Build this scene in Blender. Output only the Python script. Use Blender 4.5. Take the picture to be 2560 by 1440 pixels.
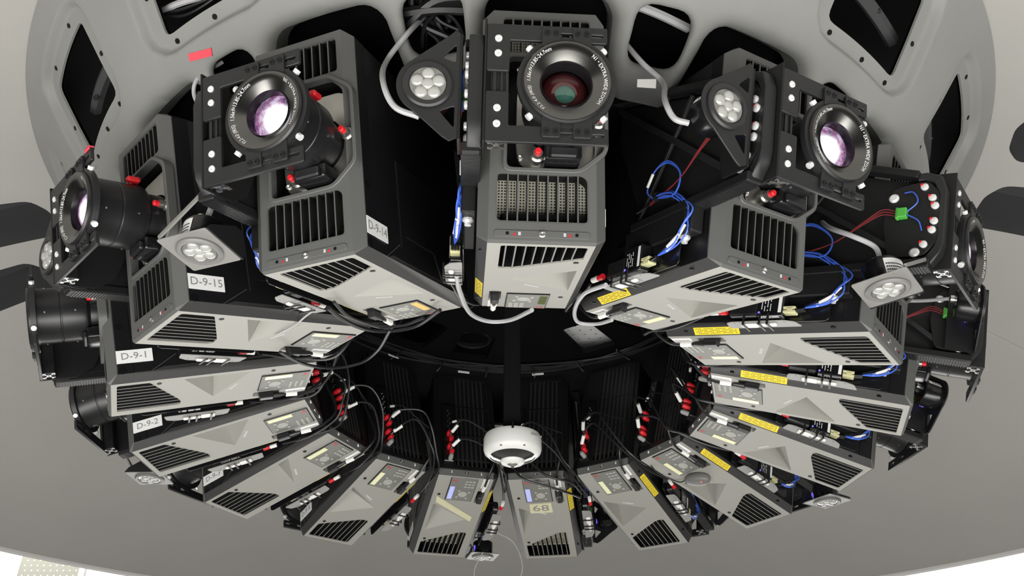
import bpy, bmesh, math, random
import numpy as np
from mathutils import Matrix, Vector
from mathutils.geometry import delaunay_2d_cdt
random.seed(7)
SC = bpy.context.scene
for o in list(bpy.data.objects): bpy.data.objects.remove(o)
COL = SC.collection
Z0 = 2.72                       # height of the projector ring above the floor
R = math.radians
# ------------------------------------------------------------------ camera
F_PX, CAM_D, CAM_Z, PITCH, ROLL, YAW = 2124.56, 3.0436, -1.1709, 0.5666, 0.0021, 0.0022
def cam_axes():
    fw = np.array([math.sin(YAW)*math.cos(PITCH), math.cos(YAW)*math.cos(PITCH), math.sin(PITCH)])
    r = np.cross(fw, [0, 0, 1]); r /= np.linalg.norm(r); u = np.cross(r, fw)
    return fw, r*math.cos(ROLL)+u*math.sin(ROLL), -r*math.sin(ROLL)+u*math.cos(ROLL)
FW, RT, UP = cam_axes()
CPOS = np.array([0, -CAM_D, CAM_Z+Z0])
cd = bpy.data.cameras.new('camera'); co = bpy.data.objects.new('camera', cd); COL.objects.link(co)
cd.sensor_width = 36; cd.lens = F_PX/2560*36; cd.clip_start = .02; cd.clip_end = 100
M = Matrix.Identity(4)
for i in range(3):
    M[i][0] = RT[i]; M[i][1] = UP[i]; M[i][2] = -FW[i]; M[i][3] = CPOS[i]
co.matrix_world = M
SC.camera = co
# ------------------------------------------------------------------ world, lights, exposure
SC.view_settings.view_transform = 'Standard'; SC.view_settings.look = 'None'
SC.view_settings.gamma = 1; SC.view_settings.use_curve_mapping = False
SC.view_settings.exposure = -0.07
w = bpy.data.worlds.new('world'); SC.world = w; w.use_nodes = True
w.node_tree.nodes['Background'].inputs[0].default_value = (.95, .97, 1, 1)
w.node_tree.nodes['Background'].inputs[1].default_value = .045
def area(name, loc, target, sx, sy, power, col=(1, .985, .95)):
    l = bpy.data.lights.new(name, 'AREA'); l.shape = 'RECTANGLE'; l.size = sx; l.size_y = sy; l.energy = power; l.color = col
    o = bpy.data.objects.new(name, l); COL.objects.link(o); o.location = loc
    o.rotation_euler = (Vector(target)-Vector(loc)).to_track_quat('-Z', 'Y').to_euler()
    return o
area('near_floor_fill', (0, -2.8, .12), (0, -2.0, 3), 9, 2.6, 520)  # added unseen fill at floor level, stands for bounce near the camera
area('near_centre_fill', (0, -2.2, .12), (0, -1.9, 3), 5, 2, 60)  # second added floor fill for the near side, no lamp there
area('far_low_fill', (0, 11.8, -1.0), (0, 0, .2), 16, 3, 850)  # added area light for the brightness from far and below, source unseen
area('wall_corner_fill', (-8.5, 10.2, 6.6), (-8.5, 12, 5.2), 6, 1, 190)  # added fill that whitens the left wall corner, no lamp there
area('wall_corner_fill', (8.5, 10.2, 6.6), (8.5, 12, 5.2), 6, 1, 190)  # same added fill for the right wall corner
# ------------------------------------------------------------------ materials
MATS = {}
def mat(name, col, rough=.5, metal=0, noise=0.0, nscale=40, spec=.5, emit=None, estr=0, bump=0.0, coat=0):
    m = bpy.data.materials.new(name); m.use_nodes = True; nt = m.node_tree; b = nt.nodes['Principled BSDF']
    c = (*col, 1); b.inputs['Base Color'].default_value = c
    b.inputs['Roughness'].default_value = rough; b.inputs['Metallic'].default_value = metal
    b.inputs['Specular IOR Level'].default_value = spec
    if coat: b.inputs['Coat Weight'].default_value = coat; b.inputs['Coat Roughness'].default_value = .05
    if emit: b.inputs['Emission Color'].default_value = (*emit, 1); b.inputs['Emission Strength'].default_value = estr
    tc = nt.nodes.new('ShaderNodeTexCoord'); n = nt.nodes.new('ShaderNodeTexNoise')
    n.inputs['Scale'].default_value = nscale; n.inputs['Detail'].default_value = 4
    nt.links.new(tc.outputs['Object'], n.inputs['Vector'])
    if noise:
        r = nt.nodes.new('ShaderNodeMapRange'); r.inputs[3].default_value = 1-noise; r.inputs[4].default_value = 1+noise
        nt.links.new(n.outputs['Fac'], r.inputs[0])
        mx = nt.nodes.new('ShaderNodeVectorMath'); mx.operation = 'SCALE'; mx.inputs[0].default_value = col
        nt.links.new(r.outputs[0], mx.inputs['Scale']); nt.links.new(mx.outputs[0], b.inputs['Base Color'])
    if bump:
        bp = nt.nodes.new('ShaderNodeBump'); bp.inputs['Strength'].default_value = bump; bp.inputs['Distance'].default_value = .002
        nt.links.new(n.outputs['Fac'], bp.inputs['Height']); nt.links.new(bp.outputs[0], b.inputs['Normal'])
    MATS[name] = m
    return m
mat('dome_paint', (.37, .360, .34), .75, noise=.04, nscale=3, bump=.05)
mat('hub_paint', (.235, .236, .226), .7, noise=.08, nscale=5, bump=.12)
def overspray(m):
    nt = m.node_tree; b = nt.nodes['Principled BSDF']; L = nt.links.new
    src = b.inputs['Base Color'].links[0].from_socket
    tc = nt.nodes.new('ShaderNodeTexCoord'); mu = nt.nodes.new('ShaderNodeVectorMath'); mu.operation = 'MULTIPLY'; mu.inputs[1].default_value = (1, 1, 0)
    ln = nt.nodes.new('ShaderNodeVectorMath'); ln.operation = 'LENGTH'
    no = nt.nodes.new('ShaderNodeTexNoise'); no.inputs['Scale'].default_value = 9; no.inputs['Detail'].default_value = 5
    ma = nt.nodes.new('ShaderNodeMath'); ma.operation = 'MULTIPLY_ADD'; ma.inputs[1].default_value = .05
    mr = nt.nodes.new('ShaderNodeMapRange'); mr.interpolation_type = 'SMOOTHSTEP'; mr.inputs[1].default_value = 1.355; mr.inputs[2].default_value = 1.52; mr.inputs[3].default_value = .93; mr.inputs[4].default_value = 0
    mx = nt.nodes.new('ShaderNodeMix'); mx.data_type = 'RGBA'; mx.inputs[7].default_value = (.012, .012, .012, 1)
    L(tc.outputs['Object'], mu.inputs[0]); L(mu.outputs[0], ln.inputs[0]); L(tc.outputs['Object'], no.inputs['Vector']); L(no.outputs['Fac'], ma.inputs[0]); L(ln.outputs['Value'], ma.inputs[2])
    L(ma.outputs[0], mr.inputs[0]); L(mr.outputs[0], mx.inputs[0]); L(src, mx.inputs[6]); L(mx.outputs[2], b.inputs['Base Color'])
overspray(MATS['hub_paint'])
mat('black_paint', (.005, .005, .006), .5, noise=.15, nscale=60, spec=.2)
mat('inner_black', (.004, .004, .0045), .9, noise=.2, nscale=20, spec=.03)
mat('rim_paint', (.62, .61, .59), .6, noise=.03)
mat('cover_grey', (.31, .306, .278), .5, noise=.03, nscale=200, bump=.03)
mat('bezel_grey', (.092, .093, .090), .5, noise=.03, nscale=200, bump=.03)
mat('side_black', (.007, .007, .008), .42, noise=.1, nscale=200, bump=.04, spec=.25)
mat('edge_grey', (.030, .030, .0295), .5, noise=.05)
mat('bottom_slat', (.17, .168, .155), .5, noise=.05)
mat('slat_grey', (.065, .065, .063), .5, noise=.05)
mat('slat_shade', (.010, .010, .010), .6, noise=.1, spec=.2)  # bezel plastic darkened: shade deep between the slats put into the colour
mat('rear_black', (.007, .007, .007), .45, noise=.1, spec=.3)
mat('rear_slat', (.024, .024, .024), .38, noise=.2)
mat('fan_grey', (.34, .34, .32), .6, noise=.1)
mat('frame_black', (.0125, .013, .0138), .45, noise=.06, nscale=150, bump=.03)
mat('bracket_black', (.009, .009, .0095), .5, noise=.1, nscale=120, bump=.05, spec=.35)
mat('lamp_grey', (.20, .196, .186), .45, noise=.04)
mat('plate_grey', (.27, .265, .255), .5, noise=.04)
mat('gloss_black', (.008, .008, .009), .22, noise=.05)
mat('satin_black', (.013, .013, .014), .34, noise=.05)
mat('hood_metal', (.17, .168, .16), .24, 1, noise=.05)
mat('silver', (.75, .74, .71), .3, 1, noise=.05)
mat('cast_metal', (.40, .395, .365), .36, .95, noise=.15, nscale=30, bump=.2)
mat('bolt_white', (.78, .78, .78), .35, .3, noise=.04)
mat('red_plastic', (.62, .012, .02), .45, noise=.08)
mat('red_tape', (.75, .07, .10), .6, noise=.08, nscale=80)
mat('white_tape', (.80, .79, .76), .6, noise=.04)
mat('white_label', (.80, .80, .79), .5, noise=.02)
mat('masking_tape', (.62, .60, .40), .7, noise=.06)
mat('yellow_label', (.78, .60, .03), .5, noise=.03)
mat('yellow_plastic', (.60, .58, .32), .5, noise=.05)
mat('orange_tape', (.80, .48, .12), .5, noise=.05)
mat('ink', (.03, .03, .03), .6, noise=.05)
mat('grey_ink', (.22, .22, .22), .6, noise=.05)
mat('white_ink', (.8, .8, .8), .6, noise=.03)
mat('panel_grey', (.17, .17, .155), .5, noise=.04)
mat('button_grey', (.36, .36, .33), .5, noise=.04)
mat('lcd_off', (.10, .12, .04), .2, noise=.05)
mat('lcd_lit', (.5, .5, .3), .3, noise=.05, emit=(.75, .73, .48), estr=.45)
mat('lcd_blue', (.3, .33, .6), .3, noise=.05, emit=(.42, .47, .85), estr=.55)
mat('cable_black', (.012, .012, .013), .38, noise=.1)
mat('cable_grey', (.42, .42, .43), .45, noise=.05)
mat('cable_blue', (.05, .13, .62), .4, noise=.1)
mat('wire_red', (.20, .02, .025), .45, noise=.1)
mat('green_plastic', (.07, .38, .05), .45, noise=.06)
mat('camera_white', (.64, .64, .62), .4, noise=.02)
mat('dark_glass', (.02, .02, .02), .08, noise=.05, coat=1)
mat('blue_led', (.1, .1, .6), .4, noise=.05, emit=(.2, .16, 1.0), estr=1.3)
mat('green_led', (.3, .6, .1), .4, noise=.05, emit=(.6, .9, .1), estr=2)
mat('red_led', (.6, .1, .1), .4, noise=.05, emit=(1, .05, .05), estr=3)
mat('mouse_grey', (.15, .148, .142), .45, noise=.05)
mat('white_wall', (.88, .88, .87), .8, noise=.02, nscale=3)
mat('perf_beige', (.40, .40, .34), .7, noise=.05)
mat('unseen_floor_grey', (.62, .61, .58), .5, noise=.06, nscale=8)
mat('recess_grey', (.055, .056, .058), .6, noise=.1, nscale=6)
mat('void_black', (.004, .004, .005), .5, noise=.2, nscale=10, spec=.2)
mat('orange_ribbon', (.5, .2, .03), .5, noise=.1)
def dotted(name, base, hole, scale, thr, rough=.5, spacing=None):
    """sheet with a regular grid of holes (printed relief too fine to model)"""
    m = mat(name, base, rough, noise=0); nt = m.node_tree; b = nt.nodes['Principled BSDF']
    tc = nt.nodes.new('ShaderNodeTexCoord'); mp = nt.nodes.new('ShaderNodeMapping'); mp.inputs['Scale'].default_value = (scale,)*3
    fr = nt.nodes.new('ShaderNodeVectorMath'); fr.operation = 'FRACTION'
    sub = nt.nodes.new('ShaderNodeVectorMath'); sub.operation = 'SUBTRACT'; sub.inputs[1].default_value = (.5, .5, .5)
    ab = nt.nodes.new('ShaderNodeVectorMath'); ab.operation = 'ABSOLUTE'
    sx = nt.nodes.new('ShaderNodeSeparateXYZ'); mxm = nt.nodes.new('ShaderNodeMath'); mxm.operation = 'MAXIMUM'
    gt = nt.nodes.new('ShaderNodeMath'); gt.operation = 'LESS_THAN'; gt.inputs[1].default_value = thr
    mx = nt.nodes.new('ShaderNodeMix'); mx.data_type = 'RGBA'; mx.inputs[6].default_value = (*base, 1); mx.inputs[7].default_value = (*hole, 1)
    L = nt.links.new
    L(tc.outputs['Object'], mp.inputs[0]); L(mp.outputs[0], fr.inputs[0]); L(fr.outputs[0], sub.inputs[0]); L(sub.outputs[0], ab.inputs[0]); L(ab.outputs[0], sx.inputs[0])
    return m, nt, b, sx, mxm, gt, mx, L
m, nt, b, sx, mxm, gt, mx, L = dotted('filter_front', (.85, .83, .68), (.05, .05, .04), 130, .28)
L(sx.outputs['X'], mxm.inputs[0]); L(sx.outputs['Z'], mxm.inputs[1]); L(mxm.outputs[0], gt.inputs[0]); L(gt.outputs[0], mx.inputs[0]); L(mx.outputs[2], b.inputs['Base Color'])
m, nt, b, sx, mxm, gt, mx, L = dotted('filter_bottom', (.80, .78, .60), (.42, .41, .28), 130, .25)
L(sx.outputs['X'], mxm.inputs[0]); L(sx.outputs['Y'], mxm.inputs[1]); L(mxm.outputs[0], gt.inputs[0]); L(gt.outputs[0], mx.inputs[0]); L(mx.outputs[2], b.inputs['Base Color'])
def lens_mat(name, hx, hz, power):
    """lit projection lens: hot spot and speckles from the light inside, given off by the glass"""
    m = mat(name, (.05, .03, .04), .05, noise=0, coat=1); nt = m.node_tree; b = nt.nodes['Principled BSDF']; L = nt.links.new
    tc = nt.nodes.new('ShaderNodeTexCoord')
    def node(t, **k):
        n = nt.nodes.new(t)
        for a, v in k.items(): setattr(n, a, v)
        return n
    d = node('ShaderNodeVectorMath', operation='DISTANCE'); d.inputs[1].default_value = (-.035+hx, .18, .315+hz)
    L(tc.outputs['Object'], d.inputs[0])
    hot = node('ShaderNodeMapRange', interpolation_type='SMOOTHSTEP'); hot.inputs[1].default_value = .016; hot.inputs[2].default_value = .048; hot.inputs[3].default_value = 1; hot.inputs[4].default_value = 0
    L(d.outputs['Value'], hot.inputs[0])
    vo = node('ShaderNodeTexVoronoi'); vo.inputs['Scale'].default_value = 190; L(tc.outputs['Object'], vo.inputs['Vector'])
    sp = node('ShaderNodeMapRange'); sp.inputs[1].default_value = .0; sp.inputs[2].default_value = .45; sp.inputs[3].default_value = 1; sp.inputs[4].default_value = 0; L(vo.outputs['Distance'], sp.inputs[0])
    no = node('ShaderNodeTexNoise'); no.inputs['Scale'].default_value = 45; no.inputs['Detail'].default_value = 3; L(tc.outputs['Object'], no.inputs['Vector'])
    cr = node('ShaderNodeValToRGB'); e = cr.color_ramp.elements
    e[0].position = .35; e[0].color = (.10, .05, .16, 1); e[1].position = .62; e[1].color = (.65, .55, .75, 1)
    k = e.new(.5); k.color = (.36, .12, .30, 1)
    L(no.outputs['Fac'], cr.inputs[0])
    ad = node('ShaderNodeMath', operation='MULTIPLY'); ad.inputs[1].default_value = .55; L(sp.outputs[0], ad.inputs[0])
    wv = node('ShaderNodeMix', data_type='RGBA'); L(ad.outputs[0], wv.inputs[0]); L(cr.outputs[0], wv.inputs[6]); wv.inputs[7].default_value = (.85, .82, .95, 1)
    mx = node('ShaderNodeMix', data_type='RGBA'); L(hot.outputs[0], mx.inputs[0]); L(wv.outputs[2], mx.inputs[6]); mx.inputs[7].default_value = (3.2, 3.3, 3.4, 1)
    L(mx.outputs[2], b.inputs['Emission Color']); b.inputs['Emission Strength'].default_value = power
lens_mat('lens_lit_a', -.022, -.020, .95)
lens_mat('lens_lit_b', .024, -.020, .95)
lens_mat('lens_lit_c', .0, -.030, .8)
mat('lens_dark', (.055, .008, .010), .06, noise=.3, nscale=25, coat=1)
mat('lens_core', (.03, .09, .07), .05, noise=.3, nscale=60, coat=1)
mat('led_lens', (.36, .36, .34), .10, noise=.03, coat=1)
mat('led_glass', (.16, .16, .15), .12, noise=.1, coat=.5)
mat('led_bezel', (.02, .019, .02), .4, noise=.05)
mat('led_bezel_light', (.16, .156, .15), .45, noise=.04)
# ------------------------------------------------------------------ mesh builder
def basis(ax):
    if ax == 'x': return lambda u, v, w: (w, u, v)
    if ax == 'y': return lambda u, v, w: (v, w, u)
    return lambda u, v, w: (u, v, w)
def pip(p, poly):
    x, y = p; c = False; n = len(poly); j = n-1
    for i in range(n):
        if (poly[i][1] > y) != (poly[j][1] > y) and x < (poly[j][0]-poly[i][0])*(y-poly[i][1])/(poly[j][1]-poly[i][1])+poly[i][0]: c = not c
        j = i
    return c
def rounded(poly, r, n=3):
    """round the corners of a 2d polygon"""
    out = []; k = len(poly)
    rs = r if isinstance(r, (list, tuple)) else [r]*k
    for i in range(k):
        p = Vector(poly[i]); a = Vector(poly[i-1])-p; b = Vector(poly[(i+1) % k])-p
        rr = min(rs[i], a.length*.48, b.length*.48)
        if rr < 1e-5: out.append(tuple(p)); continue
        A = p+a.normalized()*rr; B = p+b.normalized()*rr
        for t in range(n+1):
            s = t/n; out.append(tuple(A*(1-s)**2+p*2*s*(1-s)+B*s*s))
    return out
def rect(x0, x1, y0, y1): return [(x0, y0), (x1, y0), (x1, y1), (x0, y1)]
def circ(cx, cy, r, n=16): return [(cx+r*math.cos(2*math.pi*i/n), cy+r*math.sin(2*math.pi*i/n)) for i in range(n)]
def cdt(outline, holes, extra=()):
    vs = [Vector(p) for p in outline]; es = [(i, (i+1) % len(outline)) for i in range(len(outline))]
    for h in holes:
        s = len(vs); vs += [Vector(p) for p in h]; es += [(s+i, s+(i+1) % len(h)) for i in range(len(h))]
    vs += [Vector(p) for p in extra]
    r = delaunay_2d_cdt(vs, es, [], 0, 1e-6)
    V = [tuple(v) for v in r[0]]; Fs = []
    for f in r[2]:
        c = (sum(V[i][0] for i in f)/len(f), sum(V[i][1] for i in f)/len(f))
        if pip(c, outline) and not any(pip(c, h) for h in holes): Fs.append(tuple(f))
    return V, Fs
class MB:
    def __init__(s): s.v = []; s.f = []
    def add(s, v, f):
        o = len(s.v); s.v += [tuple(p) for p in v]; s.f += [tuple(o+i for i in q) for q in f]; return s
    def box(s, x0, x1, y0, y1, z0, z1):
        return s.add([(x, y, z) for x in (x0, x1) for y in (y0, y1) for z in (z0, z1)],
                     [(0, 1, 3, 2), (4, 6, 7, 5), (0, 4, 5, 1), (2, 3, 7, 6), (0, 2, 6, 4), (1, 5, 7, 3)])
    def bar(s, a, b, w, h, up=(0, 0, 1)):
        a = Vector(a); b = Vector(b); d = (b-a).normalized(); x = d.cross(Vector(up)).normalized(); y = x.cross(d)
        v = [p+x*i*w/2+y*j*h/2 for p in (a, b) for i in (-1, 1) for j in (-1, 1)]
        return s.add(v, [(0, 1, 3, 2), (4, 6, 7, 5), (0, 4, 5, 1), (2, 3, 7, 6), (0, 2, 6, 4), (1, 5, 7, 3)])
    def prism(s, poly, ax, w0, w1, holes=()):
        B = basis(ax)
        if not holes:
            n = len(poly); v = [B(*p, w0) for p in poly]+[B(*p, w1) for p in poly]
            f = [tuple(range(n))[::-1], tuple(range(n, 2*n))]+[(i, (i+1) % n, n+(i+1) % n, n+i) for i in range(n)]
            return s.add(v, f)
        V, Fs = cdt(poly, holes); n = len(V)
        f = [t[::-1] for t in Fs]+[tuple(i+n for i in t) for t in Fs]
        s.add([B(*p, w0) for p in V]+[B(*p, w1) for p in V], f)
        for L in [poly]+list(holes): s.wall(L, ax, w0, w1)
        return s
    def wall(s, poly, ax, w0, w1):
        B = basis(ax); n = len(poly)
        return s.add([B(*p, w0) for p in poly]+[B(*p, w1) for p in poly], [(i, (i+1) % n, n+(i+1) % n, n+i) for i in range(n)])
    def sheet(s, poly, ax, w0, holes=(), depth=None):
        B = basis(ax); V, Fs = cdt(poly, list(holes)); s.add([B(*p, w0) for p in V], Fs)
        if depth is not None:
            for h in holes: s.wall(h, ax, w0, w0+depth)
        return s
    def loft(s, rings, caps=True):
        o = len(s.v); n = len(rings[0])
        for r in rings: s.v += [tuple(p) for p in r]
        for k in range(len(rings)-1):
            for i in range(n): s.f.append((o+k*n+i, o+k*n+(i+1) % n, o+(k+1)*n+(i+1) % n, o+(k+1)*n+i))
        if caps: s.f.append(tuple(range(o, o+n))[::-1]); s.f.append(tuple(range(o+(len(rings)-1)*n, o+len(rings)*n)))
        return s
    def lathe(s, prof, c, ax, n=32, caps=False):
        B = basis(ax); rings = []
        for r, h in prof:
            rings.append([tuple(np.array(c)+np.array(B(r*math.cos(2*math.pi*i/n), r*math.sin(2*math.pi*i/n), h))) for i in range(n)])
        return s.loft(rings, caps)
    def cyl(s, c, ax, r, h, n=16): return s.lathe([(r, 0), (r, h)], c, ax, n, True)
    def tube(s, pts, r, n=7, step=6):
        P = [Vector(p) for p in pts]; Q = [P[0]*2-P[1]]+P+[P[-1]*2-P[-2]]; out = []
        for i in range(1, len(Q)-2):
            for t in range(step):
                u = t/step; a, b, c, d = Q[i-1:i+3]
                out.append(.5*((2*b)+(-a+c)*u+(2*a-5*b+4*c-d)*u*u+(-a+3*b-3*c+d)*u**3))
        out.append(P[-1]); rings = []; T0 = (out[1]-out[0]).normalized()
        N = T0.cross(Vector((0.31, .2, 1))).normalized()
        for i, p in enumerate(out):
            T = (out[min(i+1, len(out)-1)]-out[max(i-1, 0)])
            T = T.normalized() if T.length > 1e-9 else T0
            N = (N-T*N.dot(T)).normalized(); Bn = T.cross(N); T0 = T
            rings.append([p+(N*math.cos(2*math.pi*k/n)+Bn*math.sin(2*math.pi*k/n))*r for k in range(n)])
        return s.loft(rings, True)
    def xf(s, Mx):
        s.v = [tuple(Mx @ Vector(p)) for p in s.v]; return s
    def mesh(s, name, m, bev=0, smooth=True, ang=35):
        me = bpy.data.meshes.new(name); me.from_pydata(s.v, [], s.f); me.materials.append(MATS[m])
        bm = bmesh.new(); bm.from_mesh(me); bmesh.ops.remove_doubles(bm, verts=bm.verts, dist=1e-6)
        bmesh.ops.recalc_face_normals(bm, faces=bm.faces)
        if bev:
            ed = [e for e in bm.edges if len(e.link_faces) == 2 and e.calc_face_angle() > R(30)]
            bmesh.ops.bevel(bm, geom=ed, offset=bev, segments=1, profile=.5, affect='EDGES', clamp_overlap=True)
        bm.to_mesh(me); bm.free()
        if smooth: me.shade_smooth(); me.set_sharp_from_angle(angle=R(ang))
        return me
    def build(s, name, m, parent=None, bev=0, smooth=True, ang=35, label=None):
        return link(name, s.mesh(name, m, bev, smooth, ang), parent, label)
def face_mat(me, m, axis, sign):
    me.materials.append(MATS[m])
    for p in me.polygons:
        if p.normal[axis]*sign > .7: p.material_index = 1
    return me
def link(name, me, parent=None, label=None, loc=None):
    o = bpy.data.objects.new(name, me); COL.objects.link(o)
    if parent: o.parent = parent
    if label: o['label'] = label
    if loc: o.location = loc
    return o
def tag(o, label, cat, group=None):
    o['label'] = label; o['category'] = cat
    if group: o['group'] = group
    return o
def thing(name, label=None, cat=None, group=None, mw=None):
    o = bpy.data.objects.new(name, None); COL.objects.link(o); o.empty_display_size = .05
    if label: tag(o, label, cat, group)
    if mw is not None: o.matrix_world = mw
    return o
KIDS = {}
def copy_tree(o, parent=None, skip=()):
    c = o.copy(); COL.objects.link(c)
    if parent: c.parent = parent
    for ch in o.children:
        if ch.name.split('.')[0] in skip: continue
        copy_tree(ch, c, skip)
    return c
def struct(o, kind='structure'): o['kind'] = kind; return o
TXT = {}
def text(body, size, align='CENTER'):
    """flat lettering as triangles: list of (x, y) and faces"""
    k = (body, size, align)
    if k not in TXT:
        cu = bpy.data.curves.new('t', 'FONT'); cu.body = body; cu.size = size; cu.align_x = align; cu.align_y = 'CENTER'; cu.resolution_u = 2
        o = bpy.data.objects.new('t', cu); COL.objects.link(o)
        dg = bpy.context.evaluated_depsgraph_get(); dg.update(); me = bpy.data.meshes.new_from_object(o.evaluated_get(dg))
        TXT[k] = ([tuple(v.co[:2]) for v in me.vertices], [tuple(p.vertices) for p in me.polygons])
        bpy.data.objects.remove(o); bpy.data.meshes.remove(me); bpy.data.curves.remove(cu)
    return TXT[k]
# ------------------------------------------------------------------ projector frames: x = sticker side, y = forward (lens), z = up, origin at the lower front edge
RING, TILT, PH = 1.4023, 0.3121, 0.0532
HH, LL, HW = .625, .675, .155
def frame(k):
    th = -math.pi/2+PH-(k-13)*2*math.pi/15
    o = np.array([math.cos(th), math.sin(th), 0]); z = np.array([0, 0, 1.]); s = np.cross(o, z)
    return th, o*RING+z*Z0, s, o*math.cos(TILT)-z*math.sin(TILT), o*math.sin(TILT)+z*math.cos(TILT)
def PM(k):
    th, o, s, f, u = frame(k); m = Matrix.Identity(4)
    for i in range(3): m[i][0] = s[i]; m[i][1] = f[i]; m[i][2] = u[i]; m[i][3] = o[i]
    return m
def W(k, *p): return tuple(PM(k) @ Vector(p))
ALL = range(1, 16)
REF = {1: 'projector D-9-1', 2: 'projector D-9-2', 3: 'projector D-9-3', 4: 'projector D-9-4', 14: 'projector D-9-14', 15: 'projector D-9-15',
       5: 'projector with masking tape', 6: 'projector with the 68 note', 7: 'projector right of the 68 note', 8: 'projector carrying the mouse',
       9: 'projector just above the mouse', 10: 'second projector above the mouse', 11: 'third projector above the mouse',
       12: 'upper right projector', 13: 'top centre projector'}
# ================================================================== SETTING
# hub profile z(r), a flared bowl around the ring
HPR = [(1.33, .579), (1.42, .622), (1.5, .66), (1.6, .728), (1.68, .80), (1.76, .905), (1.85, 1.03), (1.91, 1.10), (1.96, 1.145)]
HR = np.array([p[0] for p in HPR]); HZ = np.array([p[1] for p in HPR])
HS = np.concatenate([[0], np.cumsum(np.hypot(np.diff(HR), np.diff(HZ)))])
def hub_rz(b):
    return float(np.interp(b, HS, HR)), float(np.interp(b, HS, HZ))
def hub_b(r): return float(np.interp(r, HR, HS))
def hub_pt(az, b, off=0):
    r, z = hub_rz(b); r1, z1 = hub_rz(min(b+.04, HS[-1])); r0, z0 = hub_rz(max(b-.04, 0))
    tx, tz = r1-r0, z1-z0; l = math.hypot(tx, tz); n = (-tz/l, tx/l)      # pointing inside (up)
    r += n[0]*off; z += n[1]*off
    return (r*math.cos(az), r*math.sin(az), z+Z0)
def sdist(p, poly):
    P = np.array(poly); Q = np.roll(P, -1, 0); d = Q-P; w_ = np.array(p)-P
    t = np.clip((w_*d).sum(1)/np.maximum((d*d).sum(1), 1e-12), 0, 1)
    return float(np.sqrt(((w_-t[:, None]*d)**2).sum(1)).min())
def offset_poly(poly, d):
    n = len(poly); out = []
    area2 = sum(poly[i][0]*poly[(i+1) % n][1]-poly[(i+1) % n][0]*poly[i][1] for i in range(n)); sg = 1 if area2 > 0 else -1
    for i in range(n):
        p = Vector(poly[i]); a = (p-Vector(poly[i-1])).normalized(); b = (Vector(poly[(i+1) % n])-p).normalized()
        na = Vector((a.y, -a.x))*sg; nb = Vector((b.y, -b.x))*sg; m = (na+nb)
        m = m.normalized() if m.length > 1e-6 else na
        out.append(tuple(p+m*d/max(.5, m.dot(na))))
    return out
def pocket_half(r):     # half opening angle around a projector
    return .180/r
def resample(poly, step=.025):
    out = []
    for i in range(len(poly)):
        a = Vector(poly[i]); b = Vector(poly[(i+1) % len(poly)]); n = max(1, int((b-a).length/step))
        out += [tuple(a.lerp(b, t/n)) for t in range(n)]
    return out
MID0 = -math.pi/2+PH+math.pi/15+R(.9)           # between 13 and 12
S12 = math.pi/15; US = 1.5                # u = azimuth * US
def hubsector():
    bt = hub_b(1.568); B1 = HS[-1]
    # outline: tongue between two pockets, then full width above
    left = [(-(S12-pocket_half(hub_rz(b)[0]))*US, b) for b in np.linspace(0, bt-.075, 16)]
    cx = S12*US
    arc = [left[-1]]
    x0 = left[-1][0]
    for t in np.linspace(0, 1, 7)[1:]:
        a = t*math.pi/2; arc.append((x0-.075*(1-math.cos(a))*.95, bt-.075+.075*math.sin(a)))
    top = [(x, bt) for x in np.linspace(arc[-1][0], -cx, 6)[1:]]
    side = [(-cx, b) for b in np.linspace(bt, B1, 20)[1:]]
    Lh = left+arc[1:]+top+side
    n_top = [(x, B1) for x in np.linspace(-cx, cx, 22)[1:-1]]
    n_bot = [(x, 0.0) for x in np.linspace(-left[0][0], left[0][0], 6)[1:-1]]
    outline = Lh+n_top+[(-x, b) for x, b in Lh[::-1]]+n_bot
    pk = left+arc[1:]+top                                     # pocket edge, left half
    du = .0    # the pattern sits a hair off centre
    q = lambda d, r: (R(d)*US, hub_b(r))
    hole = resample(rounded([q(-3.2, 1.422), q(3.2, 1.422), q(3.2, 1.57), q(-3.2, 1.57)], .055, 5), .025)
    dia = resample(rounded([q(-6.3, 1.679), q(6.3, 1.679), q(5.8, 1.852), q(-5.8, 1.852)], [.03, .03, .022, .022], 3), .02)
    return outline, pk, hole, dia
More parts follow.
